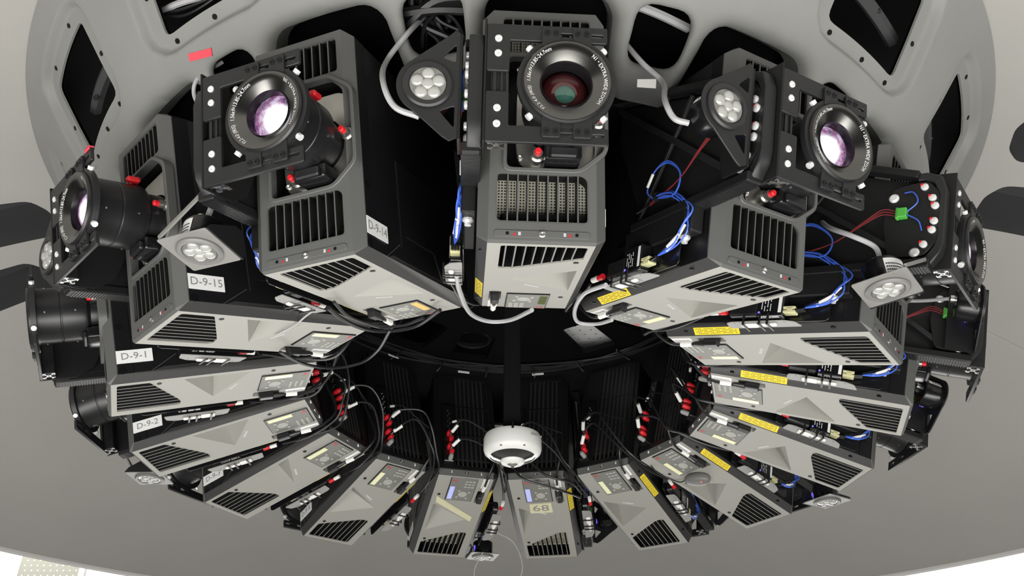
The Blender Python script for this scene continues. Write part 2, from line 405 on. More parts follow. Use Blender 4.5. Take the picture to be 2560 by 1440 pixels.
def build_hub():
    outline, pk, hole, dia = hubsector()
    rings = []
    for d in (.012, .03, .042, .047, .054, .061, .066, .074): rings += offset_poly(dia, d)
    for d in (.008, .02): rings += offset_poly(hole, d)
    full = pk+[(-x, b) for x, b in pk]
    grid = []
    for b in np.linspace(.03, HS[-1]-.03, 26):
        for u in np.linspace(-S12*US+.015, S12*US-.015, 20): grid.append((u, b))
    for d in (.008, .018, .030, .044, .058):
        for i in range(1, len(pk)-1):
            t = Vector(pk[i+1])-Vector(pk[i-1]); t.normalize(); nrm = Vector((t.y, -t.x)); p = Vector(pk[i])+nrm*d
            rings += [(p.x, p.y), (-p.x, p.y)]
    grid = [p for p in grid if sdist(p, dia) > .088 and sdist(p, hole) > .034 and min(np.hypot(*(np.array(pk)-p).T).min(), np.hypot(*(np.array(pk)*[-1, 1]-p).T).min()) > .07]
    rings = [p for p in rings if abs(p[0]) < S12*US-.004]
    pts = [p for p in rings+grid if pip(p, outline) and not pip(p, hole) and not pip(p, dia) and sdist(p, outline) > .006]
    grid_ok = []
    for p in pts: grid_ok.append(p)
    V, Fs = cdt(outline, [hole, dia], grid_ok)
    pkx = np.array(pk); pk2 = pkx*[-1, 1]
    def depth(p):
        dp = min(np.hypot(*(pkx-p).T).min(), np.hypot(*(pk2-p).T).min()); g = 0
        if dp < .055: g += .045*(1-math.sqrt(max(0, 1-(1-dp/.055)**2)))
        dh = sdist(p, hole)
        if dh < .02: g += .010*(1-dh/.02)**2
        dd = sdist(p, dia)
        if dd < .045: g += .030
        elif dd < .066:
            t = (dd-.045)/.021; g += .030*(1-t*t*(3-2*t))
        return g
    D = [depth(np.array(p)) for p in V]
    m = MB()
    for k in range(15):
        az0 = MID0-k*2*math.pi/15
        m.add([hub_pt(az0+p[0]/US, p[1], d) for p, d in zip(V, D)], Fs)
        for loop, dep, base in ((hole, .016, None), (dia, .008, None)):
            n = len(loop)
            dd = [depth(np.array(p)) for p in loop]
            m.add([hub_pt(az0+p[0]/US, p[1], d) for p, d in zip(loop, dd)]+[hub_pt(az0+p[0]/US, p[1], d+dep) for p, d in zip(loop, dd)],
                  [(i, (i+1) % n, n+(i+1) % n, n+i) for i in range(n)])
        for sg in (1, -1):
            n = len(pk); dd = [depth(np.array(p)) for p in pk]
            m.add([hub_pt(az0+sg*p[0]/US, p[1], d) for p, d in zip(pk, dd)]+[hub_pt(az0+sg*p[0]/US, p[1], d+.07) for p, d in zip(pk, dd)],
                  [(i, i+1, n+i+1, n+i) for i in range(n-1)])
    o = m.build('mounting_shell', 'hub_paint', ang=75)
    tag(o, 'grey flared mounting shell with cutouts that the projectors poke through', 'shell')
    ln = MB()
    for k in range(15):
        az0 = MID0-k*2*math.pi/15
        ln.add([hub_pt(az0+p[0]/US, p[1], d+.018) for p, d in zip(V, D)], Fs)
    ln.build('inner_lining', 'inner_black', o, ang=75)
    # bolt holes in the flanges
    hm = MB().lathe([(.0085, 0), (.0085, .004)], (0, 0, 0), 'z', 8, True).mesh('bolt_hole', 'void_black')
    for k in range(15):
        az0 = MID0-k*2*math.pi/15
        if math.sin(az0) > .25: continue
        for d, r in ((-5.2, 1.658), (0.6, 1.656), (5.6, 1.658), (-6.9, 1.765), (6.9, 1.765), (-3.5, 1.873), (3.5, 1.873)):
            a, b = az0+R(d), hub_b(r); c = Vector(hub_pt(a, b, .0275)); n = (Vector(hub_pt(a, b, .1))-c).normalized()
            h = link('bolt_hole', hm, o); h.matrix_world = Matrix.Translation(c) @ n.to_track_quat('Z', 'Y').to_matrix().to_4x4()
    return o
hub = build_hub()
def conic(prof, n=120):
    m = MB(); m.loft([[(r*math.cos(2*math.pi*i/n), r*math.sin(2*math.pi*i/n), z+Z0) for i in range(n)] for r, z in prof], False); return m
# flat black inner ceiling with one rounded port over each projector
def inner_cap():
    outline = [(1.64*math.cos(2*math.pi*i/90), 1.64*math.sin(2*math.pi*i/90)) for i in range(90)]
    holes = []
    for k in ALL:
        th = frame(k)[0]; hs = []
        for a, r in ((-8.2, .56), (8.2, .56), (6.6, .83), (-6.6, .83)): hs.append((r*math.cos(th+R(a)), r*math.sin(th+R(a))))
        if k in (5, 7, 4, 8, 3, 2, 9, 12, 13, 14, 1, 10): holes.append(rounded(hs, .04, 4))
    m = MB(); V, Fs = cdt(outline, holes)
    m.add([(x, y, Z0+.845) for x, y in V], Fs)
    for h in holes:
        nn = len(h); m.add([(x, y, Z0+.845) for x, y in h]+[(x, y, Z0+.875) for x, y in h], [(i, (i+1) % nn, nn+(i+1) % nn, nn+i) for i in range(nn)])
    o = m.build('ceiling_inner', 'inner_black', ang=50); struct(o)
inner_cap()
struct(conic([(.02, 1.55), (1.0, 1.5), (1.75, 1.35), (1.93, 1.19)]).build('ceiling_void', 'void_black'))
# dome with radial slots
DR = np.array([1.96, 2.05, 2.2, 2.5, 3.0, 3.5, 4.0]); DZ = np.array([1.145, 1.135, 1.10, 1.02, .845, .61, .30])
fit = np.polyfit(DR, DZ, 4); dz = lambda r: float(np.polyval(fit, r))
def slot(az, w0, r0, r1, cham=1):
    a = [(az-w0, r1), (az-w0, r0+.05), (az-w0+2.2, r0), (az+w0-2.2, r0), (az+w0, r0+.05), (az+w0, r1)]
    return a
SLOTS = [slot(-15, 3.9, 2.05, 2.75), slot(-3.0, 4.0, 2.05, 2.75), slot(-180+360, 3.5, 2.045, 2.75), slot(170, 3.0, 2.25, 2.8)]
def build_dome():
    K = 2.4/57.2958         # degrees to a length
    A0 = 90.0; conv = lambda a, r: (((a-A0) % 360)*K, r)
    holes = []
    for s in SLOTS:
        poly = [conv(a, r) for a, r in s]
        holes.append(resample(rounded(poly, .035, 3), .06))
    xs = np.linspace(0, 360*K, 181)
    rs = np.linspace(1.96, 4.0, 22)
    outline = [(x, rs[0]) for x in xs]+[(xs[-1], r) for r in rs[1:-1]]+[(x, rs[-1]) for x in xs[::-1]]+[(xs[0], r) for r in rs[1:-1][::-1]]
    extra = [(x, r) for x in xs[1:-1] for r in rs[1:-1] if not any(pip((x, r), h) or sdist((x, r), h) < .015 for h in holes)]
    V, Fs = cdt(outline, holes, extra)
    def P(p, off=0):
        a = R(p[0]/K+A0); r = p[1]; return (r*math.cos(a), r*math.sin(a), dz(r)+Z0+off)
    m = MB(); m.add([P(p) for p in V], Fs)
    o = m.build('ceiling', 'dome_paint', ang=60); struct(o)
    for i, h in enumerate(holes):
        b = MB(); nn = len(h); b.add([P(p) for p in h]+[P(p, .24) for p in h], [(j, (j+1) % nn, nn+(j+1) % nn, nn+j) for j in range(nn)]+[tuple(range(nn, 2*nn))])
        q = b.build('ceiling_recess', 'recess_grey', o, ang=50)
    return o
dome = build_dome()
m = MB(); n = 180; rp = [(3.970, .324), (3.974, .306), (4.0, .301), (4.012, .315), (4.01, .33), (4.0, .325)]
m.loft([[(r*math.cos(2*math.pi*i/n), r*math.sin(2*math.pi*i/n), z+Z0) for i in range(n)] for r, z in rp], False)
struct(m.build('trim_1', 'rim_paint'))
# faint ribs of the dome skin
for i, az in enumerate((18.3, -171.0, -112.0)):
    m = MB(); w2 = 1.1
    for j in range(12):
        r0, r1 = 2.5+j*.12, 2.62+j*.12; v = []
        for r in (r0, r1):
            for a, off in ((-w2, .002), (-w2+.15, -.004), (w2-.15, -.004), (w2, .002)):
                t = R(az+a*2.4/r); v.append((r*math.cos(t), r*math.sin(t), dz(r)+Z0+off))
        m.add(v, [(0, 1, 5, 4), (1, 2, 6, 5), (2, 3, 7, 6)])
    m.build('dome_rib', 'dome_paint', dome)
# room
m = MB(); m.box(-14, 14, -12, .6, -.2, 0); struct(m.build('unseen_floor', 'unseen_floor_grey'))          # unseen near floor, cut short so the far light reaches the ring
m = MB(); m.box(-14, 14, -12, 12, -6.1, -6.0); struct(m.build('unseen_floor', 'unseen_floor_grey'))       # added lower floor, unseen, leaves room for the far low light
m = MB(); m.box(-14, 14, 12, 12.1, -6, 7.5); wall_back = struct(m.build('wall_back', 'white_wall'))
pn = thing('perforated_panel'); pn.parent = wall_back
SL_Y = 11.97
def wallpt(px, py, y=SL_Y):
    d = FW+RT*(px-1280)/F_PX-UP*(py-720)/F_PX; t = (y-CPOS[1])/d[1]; return CPOS+d*t
c0 = wallpt(120, 1440); pn.location = c0
a = wallpt(55, 1392); b_ = wallpt(197, 1419); hwid = (b_[0]-a[0])/2
m = MB(); m.box(-hwid, hwid, -.02, .02, -1.6, .42); m.build('panel_sheet', 'perf_beige', pn)
m = MB(); m.box(-hwid-.10, -hwid, -.03, .02, -1.6, .43); m.box(hwid, hwid+.10, -.03, .02, -1.6, .43); m.box(-hwid-.1, hwid+.1, -.03, .02, .42, .46); m.build('panel_frame', 'white_tape', pn)
m = MB()
for i in range(9):
    for j in range(22): m.cyl((-hwid*.85+i*hwid*.2125+(j % 2)*.03, -.024, .34-j*.085), 'y', .016, .004, 6)
m.build('perforation', 'white_ink', pn)['kind'] = 'stuff'
# ================================================================== PROJECTOR prototype
def proto_projector():
    T = thing('projector')
    X0 = [(-.130, 0), (.130, 0), (.155, .022), (.155, .603), (.130, HH), (-.130, HH), (-.155, .603), (-.155, .022)]
    # housing behind the bezel: inverted U so that the lower cover can be recessed
    U = [(-.155, .022), (-.147, .022), (-.147, .088), (.147, .088), (.147, .022), (.155, .022), (.155, .603), (.130, HH), (-.130, HH), (-.155, .603)]
    y = lambda P: [(q[1], q[0]) for q in P]       # basis y wants (z, x)
    MB().prism(y(U), 'y', -LL+.004, -.075).build('housing', 'side_black', T, bev=.003)
    # bezel with openings
    lens_open = rounded([(-.090, .188), (.090, .188), (.090, .486), (-.098, .486), (-.151, .434), (-.151, .246)], .018, 3)
    vlow = rounded([(-.112, .052), (.112, .052), (.112, .178), (-.098, .178), (-.112, .164)], .012, 3)
    vup = rounded([(-.118, .500), (.106, .500), (.106, .600), (-.118, .600)], .012, 3)
    fr = [(-.153, .02), (-.128, .004), (.128, .004), (.153, .02), (.153, .605), (.128, .622), (-.128, .622), (-.153, .605)]
    f0 = [(-.130, .006), (.130, .006), (.1305, .02), (.1305, .605), (.126, .618), (-.126, .618), (-.1525, .6), (-.1525, .02)]
    f0 = [(-.131, .006), (.129, .006), (.129, .618), (-.131, .618)]
    lo = rounded([(-.088, .188), (.090, .188), (.090, .486), (-.088, .486), (-.128, .446), (-.128, .228)], .014, 3)
    MB().box(-.156, -.150, -.0765, -.029, .022, .603).box(.150, .156, -.0765, -.029, .022, .603).box(-.130, .130, -.0765, -.029, .6195, .626).build('side_skin', 'side_black', T)
    b = MB(); B = basis('y')
    b.sheet(y(f0), 'y', 0, [y(vlow), y(vup), y(lo)], -.012)
    vw = MB()
    for q in (vlow, vup, lo): vw.wall(y(q), 'y', -.012, -.066)
    vw.build('opening_wall', 'slat_shade', T)
    ring0 = [B(p[1], p[0], 0) for p in f0]
    # chamfers from the front plane to the sides
    o8 = lambda g, yy: [B(p[1], p[0], yy) for p in g]
    g0 = [(-.131, .006), (.129, .006), (.129, .006), (.129, .618), (.129, .618), (-.131, .618), (-.131, .618), (-.131, .006)]
    g1 = [(-.130, .0005), (.130, .0005), (.156, .022), (.156, .603), (.130, .626), (-.130, .626), (-.156, .603), (-.156, .022)]
    yb1 = [-.007, -.007]+[-.026]*6; yb2 = [-.009, -.009]+[-.031]*6
    b.loft([o8(g0, 0), [B(p[1], p[0], q) for p, q in zip(g1, yb1)], [B(p[1], p[0], q) for p, q in zip(g1, yb2)]], False)
    b.build('front_bezel', 'bezel_grey', T, ang=25)
    # raised lip round the lens opening
    lip = MB(); ol = rounded([(-.094, .178), (.098, .178), (.098, .496), (-.094, .496), (-.160, .444), (-.160, .234)], .02, 3)
    il = rounded([(-.088, .189), (.088, .189), (.088, .485), (-.088, .485), (-.150, .438), (-.150, .241)], .014, 3)
    lip.prism(y(ol), 'y', -.018, .010, [y(il)]); lip.build('lens_opening_rim', 'bezel_grey', T, bev=.002)
    MB().prism(y(rounded([(-.115, .013), (.115, .013), (.115, .031), (-.115, .031)], .009, 4)), 'y', -.004, .0025).build('front_strip', 'panel_grey' if 0 else 'bezel_grey', T, bev=.001)
    MB().lathe([(.0085, 0), (.0085, .003), (.006, .0045), (.004, .0045), (.004, .001)], (.0, .002, .022), 'y', 14, True).build('strip_screw', 'silver', T)
    h = MB()
    for sx in (-.083, .083): h.cyl((sx, .0025, .022), 'y', .0042, .0008, 10)
    h.build('strip_hole', 'void_black', T)
    t = MB()
    for sx in (-.066, .066): t.add([(sx-.004, .0032, .017), (sx+.004, .0032, .017), (sx, .0032, .025)], [(0, 1, 2)])
    t.build('warning_triangle', 'red_plastic', T, smooth=False)
    t = MB()
    for sx in (-.054, .054):
        for j in range(3): t.box(sx-.003, sx+.003, .0030, .0033, .018+j*.003, .0197+j*.003)
    t.build('strip_lettering', 'white_ink', T, smooth=False)
    # vents: cavity, filter and slats
    MB().box(-.128, .112, -.066, -.056, .045, .182).build('filter', 'filter_front', T, smooth=False)
    MB().box(-.122, .110, -.066, -.056, .495, .603).build('filter', 'filter_front', T, smooth=False)
    sl = MB().box(-.0018, .0018, -.050, -.0015, .049, .181).mesh('slat', 'slat_shade', smooth=False); face_mat(sl, 'bezel_grey', 1, 1)
    g = link('front_vent_grille', MB().prism(y(vlow), 'y', -.004, -.001, [y(offset_poly(vlow, -.003))]).mesh('front_vent_grille', 'bezel_grey'), T)
    for i in range(8): link('slat', sl, g, loc=(.084-i*.0243, 0, 0))
    su = MB().box(-.0022, .0022, -.052, -.0015, .497, .603).mesh('slat', 'slat_shade', smooth=False); face_mat(su, 'bezel_grey', 1, 1)
    g = link('upper_vent_grille', MB().prism(y(vup), 'y', -.004, -.001, [y(offset_poly(vup, -.003))]).mesh('upper_vent_grille', 'bezel_grey'), T)
    for i in range(8): link('slat', su, g, loc=(.079-i*.0243, 0, 0))
    # lens bay: back wall, cast plate, motor block, adjusters
    MB().box(-.152, .095, -.068, -.058, .18, .49).build('lens_bay', 'void_black', T)
    pl = rounded([(-.138, .215), (-.10, .196), (.055, .196), (.066, .25), (.066, .41), (.03, .452), (-.12, .452), (-.140, .40)], .03, 4)
    MB().prism(y(pl), 'y', -.045, -.020, [y(circ(-.035, .315, .078, 24))]).build('lens_mount_plate', 'cast_metal', T, bev=.004)
    mb = MB().prism(y([(-.083, .196), (-.006, .196), (.0, .204), (.0, .236), (-.09, .236), (-.09, .204)]), 'y', -.03, .045); mb.build('focus_motor', 'gloss_black', T, bev=.004)
    MB().box(-.078, -.012, .044, .058, .200, .226).build('motor_cap', 'satin_black', T, bev=.004)
    for (x_, z_) in ((.014, .222), (-.136, .316)):
        q = MB().lathe([(.017, -.02), (.017, .004), (.012, .008), (.012, .024)], (x_, 0, z_), 'y', 16, True).build('adjuster', 'cast_metal', T)
        MB().lathe([(.0085, .022), (.0085, .036), (.006, .039)], (x_, 0, z_), 'y', 12, True).build('adjuster_cap', 'red_plastic', q)
    c = MB().box(-.092, -.052, .045, .062, .402, .418).box(-.098, -.078, .050, .085, .398, .414).build('locking_lever', 'red_plastic', T, bev=.004)
    for (x_, z_) in ((.055, .225), (-.122, .205), (-.118, .465), (.06, .462)):
        MB().lathe([(.007, 0), (.007, .006), (.004, .007), (.004, .003)], (x_, -.022, z_), 'y', 10, True).build('plate_screw', 'silver', T)
    # lens
    cx, cz = -.035, .315
    le = MB().lathe([(.074, -.04), (.074, .03), (.088, .04), (.092, .05), (.092, .112), (.0905, .114), (.0905, .117), (.092, .119), (.092, .178), (.095, .186), (.101, .190), (.101, .207), (.097, .212)], (cx, 0, cz), 'y', 48).build('lens', 'satin_black', T, ang=25)
    MB().lathe([(.0972, .2118), (.094, .2125), (.078, .205), (.0585, .193)], (cx, 0, cz), 'y', 48).build('lens_hood', 'hood_metal', le, ang=60)
    MB().lathe([(.0585, .193), (.0570, .196), (.0555, .190), (.0555, .150)], (cx, 0, cz), 'y', 40).build('lens_inner_barrel', 'gloss_black', le, ang=40)
    MB().lathe([(.0556, .168), (.048, .177), (.036, .185), (.022, .1895), (.008, .1912), (.0005, .1914)], (cx, 0, cz), 'y', 40).build('lens_glass', 'lens_lit_c', le, ang=80)
    # lettering round the hood
    tx = MB()
    def ringtext(body, size, ang0, rad, inward):
        V, Fs = text(body, size)
        out = []
        for (px, py) in V:
            r_ = rad+(py if not inward else -py)
            a_ = ang0-px/rad if not inward else ang0+px/rad
            hgt = np.interp(r_, [.0585, .078, .094], [.193, .205, .2125])+.0009
            out.append((cx-r_*math.cos(a_), hgt, cz+r_*math.sin(a_)))     # seen from the front, +x is on the left
        tx.add(out, Fs)
    ringtext('f=13.85-24.7mm', .0115, R(140), .086, False); ringtext('1.56x', .0115, R(175), .086, False)
    ringtext('F2.2-4.0 (IRIS)', .0115, R(212), .086, False); ringtext('N1 \u2022 EXTRA WIDE ZOOM', .0115, R(5), .086, False)
    tx.build('lens_lettering', 'white_ink', le, smooth=False)
    sc = MB()
    for a_ in (30, 115, 200, 290):
        for yy in (.072, .160): sc.cyl((cx+.0915*math.cos(R(a_)), yy, cz+.0915*math.sin(R(a_))), 'y', .003, .004, 6)
    sc.build('barrel_screw', 'silver', le)
    # ---- lower cover
    V4 = rounded([(-.117, -.124), (.060, -.228), (.100, -.228), (.100, -.022), (-.117, -.022)], [.008, .02, .016, .012, .012], 3)
    tri = [(-.112, -.226), (-.112, -.439), (.062, -.331)]
    plug = rounded(rect(.077, .112, -.563, -.470), .006, 2)
    out = [(-.130, -.660), (.130, -.660), (.130, -.0085), (-.130, -.0085)]
    b = MB(); b.sheet(out, 'z', 0, [V4, tri, plug]); b.wall(plug, 'z', 0, .035); b.wall(V4, 'z', 0, .006)
    V, Fs = cdt(plug, []); b.add([(p[0], p[1], .035) for p in V], Fs)
    D = (-.100, -.333, .090)
    b.add([(*tri[0], 0), (*tri[1], 0), (*tri[2], 0), D], [(0, 3, 2), (3, 1, 2), (0, 1, 3)])
    b.build('lower_cover', 'cover_grey', T, ang=20)
    e = MB()
    for s in (1, -1):
        e.add([(s*.130, -.66, 0), (s*.130, -.0085, 0), (s*.156, -.0285, .022), (s*.156, -.66, .022)], [(0, 1, 2, 3)])
        e.add([(s*.156, -.66, .022), (s*.156, -.135, .022), (s*.156, -.165, .034), (s*.156, -.66, .034)], [(0, 1, 2, 3)])
    e.build('edge_trim', 'edge_grey', T, ang=20)
    MB().wall(V4, 'z', .006, .080).build('vent_wall', 'void_black', T)  # recess walls painted black for the shade inside the vent
    MB().sheet(V4, 'z', .078).build('filter', 'filter_bottom', T, smooth=False)
    g = link('lower_vent_grille', MB().prism(V4, 'z', -.0005, .004, [offset_poly(V4, -.003)]).mesh('lower_vent_grille', 'cover_grey'), T)
    for i in range(8):
        x_ = .084-i*.0243; yb = -.024; ye = max(-.226, -.124-(x_+.117)*.588)
        if x_ > .06: ye = -.226
        link('slat', face_mat(MB().box(x_-.002, x_+.002, ye, yb, .001, .042).mesh('slat', 'slat_shade', smooth=False), 'bottom_slat', 2, -1), g)
    hm = MB().lathe([(.0075, 0), (.0075, .001)], (0, 0, -.0012), 'z', 14, True).mesh('cover_hole', 'void_black')
    for x_, y_ in ((-.1, -.516), (-.1, -.151)): link('cover_hole', hm, T, loc=(x_, y_, 0))
    hm = MB().lathe([(.0072, 0), (.0072, .003)], (0, 0, .0088), 'z', 14, True).mesh('cover_hole', 'void_black')
    for x_, y_ in ((.1430, -.105), (.1430, -.585)): link('cover_hole', hm, T, loc=(x_, y_, 0))
    hm = MB().lathe([(.012, 0), (.012, .0012), (.006, .0014)], (-.1568, 0, 0), 'x', 16, True).mesh('side_hole', 'void_black')
    for y_, z_ in ((-.045, .033), (-.045, .190)): link('side_hole', hm, T, loc=(0, y_, z_))
    # side service panel on the label side
    sp = [(-.215, .045), (-.245, .085), (-.425, .085), (-.468, .012), (-.640, .012), (-.640, .30), (-.215, .30)]
    MB().prism([(p[0], p[1]+.022) for p in sp], 'x', -.1585, -.150).build('service_panel', 'side_black', T, bev=.002)
    MB().bar((-.1563, -.128, .022), (-.1563, -.207, .075), .0006, .002).bar((-.1563, -.207, .075), (-.1563, -.207, .5), .0006, .002).build('panel_seam', 'slat_grey', T)
    # ---- control panel
    cp = MB().box(-.067, .061, -.651, -.481, -.0035, .004).build('control_panel', 'gloss_black', T, bev=.002)
    MB().box(-.064, .058, -.648, -.485, -.0048, -.003).build('panel_face', 'panel_grey', cp, bev=.0006)
    MB().box(-.060, -.038, -.588, -.494, -.0062, -.0045).build('display', 'lcd_lit', cp)
    MB().lathe([(.021, 0), (.021, -.0015), (.013, -.002), (.012, -.0012), (.008, -.0015)], (.008, -.535, -.0045), 'z', 24, True).build('jog_dial', 'button_grey', cp)
    bt = MB().lathe([(.0062, 0), (.0062, -.0018), (.004, -.0022)], (0, 0, -.0045), 'z', 14, True).mesh('button', 'button_grey')
    for x_, y_ in ((-.016, -.512), (-.012, -.560), (.036, -.553), (.030, -.508)): link('button', bt, cp, loc=(x_, y_, 0))
    bb = MB().prism(rounded(rect(-.007, .007, -.0045, .0045), .003, 2), 'z', -.0062, -.0045).mesh('button', 'button_grey')
    for i in range(3):
        for j in range(3): link('button', bb, cp, loc=(.010+i*.017, -.632+j*.020, 0))
    MB().box(-.056, -.046, -.640, -.630, -.006, -.0045).build('power_button', 'red_plastic', cp, bev=.001)
    t = MB()
    for i in range(6): t.box(-.041, -.039+.002*(i % 3), -.640+i*.003, -.6385+i*.003, -.0052, -.0048)
    t.build('panel_mark', 'red_plastic', cp, smooth=False)
    # small maker's mark beside the triangular recess (illegible strokes)
    t = MB(); a = Vector((.056, -.352)); d_ = Vector((-.052, -.030)).normalized(); nrm = Vector((-d_.y, d_.x))
    t.xf(Matrix.Identity(4))
    for i in range(9):
        p = Vector((-.022, -.408))+d_*(-.0055*i)
        q = p+nrm*(.007 if i % 2 else -.007)*0+nrm*-.009
        t.add([(p.x, p.y, -.0006), (p.x+d_.x*-.0026, p.y+d_.y*-.0026, -.0006), (q.x+d_.x*-.0026, q.y+d_.y*-.0026, -.0006), (q.x, q.y, -.0006)], [(0, 1, 2, 3)])
    t.build('maker_mark', 'white_ink', T, smooth=False)
    # labels
    wl = MB().box(.084, .113, -.657, -.586, -.0012, .0002).build('cover_label', 'white_label', T)
    t = MB()
    for i in range(14): t.box(.096, .1005, -.650+i*.004, -.6478+i*.004, -.0017, -.0012)
    t.build('label_lettering', 'grey_ink', wl, smooth=False)
    def cham(x, e): s_ = (x-.130)/.026; return .022*s_-e*.76
    yl = MB()
    yl.add([(x+e*.6, y_, cham(x, e)) for e in (.0002, .0014) for x, y_ in ((.133, -.555), (.153, -.555), (.153, -.398), (.133, -.398))], [(0, 1, 2, 3), (7, 6, 5, 4), (0, 4, 5, 1), (1, 5, 6, 2), (2, 6, 7, 3), (3, 7, 4, 0)])
    yl = yl.build('warning_label', 'yellow_label', T, smooth=False)
    t = MB()
    for j in range(4):
        x = .1365+j*.004
        for i in range(20):
            if (i*7+j*3) % 6 == 0: continue
            y_ = -.548+i*.0072; t.add([(x+.001, y_, cham(x, .0018)), (x+.001, y_+.0058, cham(x, .0018)), (x+.0022, y_+.0058, cham(x+.0012, .0018)), (x+.0022, y_, cham(x+.0012, .0018))], [(0, 1, 2, 3)])
    t.build('label_lettering', 'ink', yl, smooth=False)
    # ---- rear
    rv = rounded(rect(-.052, .116, .052, .605), .01, 2)
    b = MB(); b.sheet(y([(-.130, .030), (.130, .030), (.130, HH), (-.130, HH)]), 'y', -LL, [y(rv)], .03)
    g0 = [(-.130, .03), (.130, .03), (.130, .03), (.130, .603), (.130, HH), (-.130, HH), (-.130, .603), (-.130, .03)]
    b.loft([o8(g0, -LL), o8(X0, -LL+.018)], False)
    b.build('rear_cover', 'rear_black', T, ang=25)
    MB().box(-.06, .12, -LL+.026, -LL+.031, .045, .61).build('rear_filter', 'rear_black', T)
    for z_ in (.13, .30, .475):
        MB().lathe([(.036, 0), (.036, -.004), (.012, -.005)], (.032, -LL+.024, z_), 'y', 20, True).build('fan', 'fan_grey', T)
    g = link('rear_vent_grille', MB().box(-.052, .116, -LL+.001, -LL+.012, .232, .240).box(-.052, .116, -LL+.001, -LL+.012, .412, .420).mesh('rear_vent_grille', 'rear_black'), T)
    rs = MB().box(-.0045, .0045, -LL+.001, -LL+.012, .052, .605).mesh('slat', 'rear_slat', bev=.0025)
    for i in range(7): link('slat', rs, g, loc=(.095-i*.0222, 0, 0))
    q = MB().add([(-.130, -LL, .031), (.130, -LL, .031), (.128, -.661, .0005), (-.128, -.661, .0005)], [(0, 1, 2, 3)]).build('rear_strip', 'bezel_grey', T)
    MB().lathe([(.0085, 0), (.0085, -.003), (.006, -.0045), (.004, -.0045), (.004, -.001)], (0, -.668, .015), 'y', 14, True).build('strip_screw', 'silver', q)
    t = MB()
    for sx in (-.07, .07): t.box(sx-.002, sx+.002, -.6735, -.668, .010, .021)
    t.build('strip_lettering', 'white_ink', q, smooth=False)
    # connector panel on the rear with red boots
    cpn = MB().box(-.112, -.064, -LL-.022, -LL+.004, .055, .40).build('connector_panel', 'gloss_black', T, bev=.003)
    cs = MB()
    for i in range(9): cs.cyl((-.088+.008*(i % 2), -LL-.026, .235+i*.016), 'y', .0035, .004, 8)
    cs.build('socket', 'silver', cpn)
    return T
P0 = proto_projector()
def sub_labels(k, T):
    # identification label on the side
    lab = MB().box(-.1578, -.1555, -.137, -.030, .058, .103).build('name_label', 'white_label', T, label='white label reading D-9-%d' % k)
    V, Fs = text('D-9-%d' % k, .034)
    m = MB(); m.add([(-.1582, -.0835-px, .0805+py) for px, py in V], Fs)
    m.build('label_lettering', 'grey_ink', lab, smooth=False)
lens_of = {14: 'lens_lit_a', 15: 'lens_lit_a', 12: 'lens_lit_b', 11: 'lens_lit_b', 13: 'lens_dark'}
lcd_of = {13: 'lcd_off', 5: 'lcd_blue', 6: 'lcd_blue', 14: 'orange_tape'}
PLAB = {1: 'grey and black projector with side label reading D-9-1', 2: 'grey and black projector with side label reading D-9-2', 3: 'grey and black projector with side label reading D-9-3',
        4: 'grey and black projector labelled D-9-4, next below the one labelled D-9-3', 5: 'grey projector with a slanting strip of masking tape on its underside', 6: 'grey projector with a paper note reading 68 on its underside',
        7: 'grey projector just right of the one with the 68 note', 8: 'grey projector with a computer mouse hanging under it', 9: 'grey projector just above the one with the mouse',
        10: 'grey projector second above the one with the mouse, right side of the ring', 11: 'grey projector third above the mouse, at the right end of the ring', 12: 'projector with a glowing lens at upper right, right of top centre',
        13: 'projector with a dark lens at top centre, facing the viewer', 14: 'projector with a glowing lens and a side label reading D-9-14', 15: 'projector with a glowing lens at left, side label reading D-9-15'}
PROJ = {}
mesh_var = {}
for k in [13]+[i for i in ALL if i != 13]:
    T = P0 if k == 13 else copy_tree(P0)
    PROJ[k] = T
for k, T in PROJ.items():
    T.matrix_world = PM(k); tag(T, PLAB[k], 'projector', 'ring of fifteen projectors')
    sub_labels(k, T)
    for ch in T.children:
        nm = ch.name.split('.')[0]
        if nm == 'lens':
            for g in ch.children:
                if g.name.startswith('lens_glass'):
                    mt = lens_of.get(k, 'lens_lit_c')
                    if mt not in mesh_var: me = g.data.copy(); me.materials[0] = MATS[mt]; mesh_var[mt] = me
                    g.data = mesh_var[mt]
                    if k == 13: g.location = (0, -.024, 0)
                    if k == 13:
                        MB().lathe([(.024, .1650), (.018, .1675), (.010, .1690), (.0005, .1695)], (-.035, 0, .306), 'y', 28).build('lens_core', 'lens_core', ch, ang=80)
        if nm == 'control_panel' and k in lcd_of:
            for g in ch.children:
                if g.name.startswith('display'):
                    me = g.data.copy(); me.materials[0] = MATS[lcd_of[k]]; g.data = me
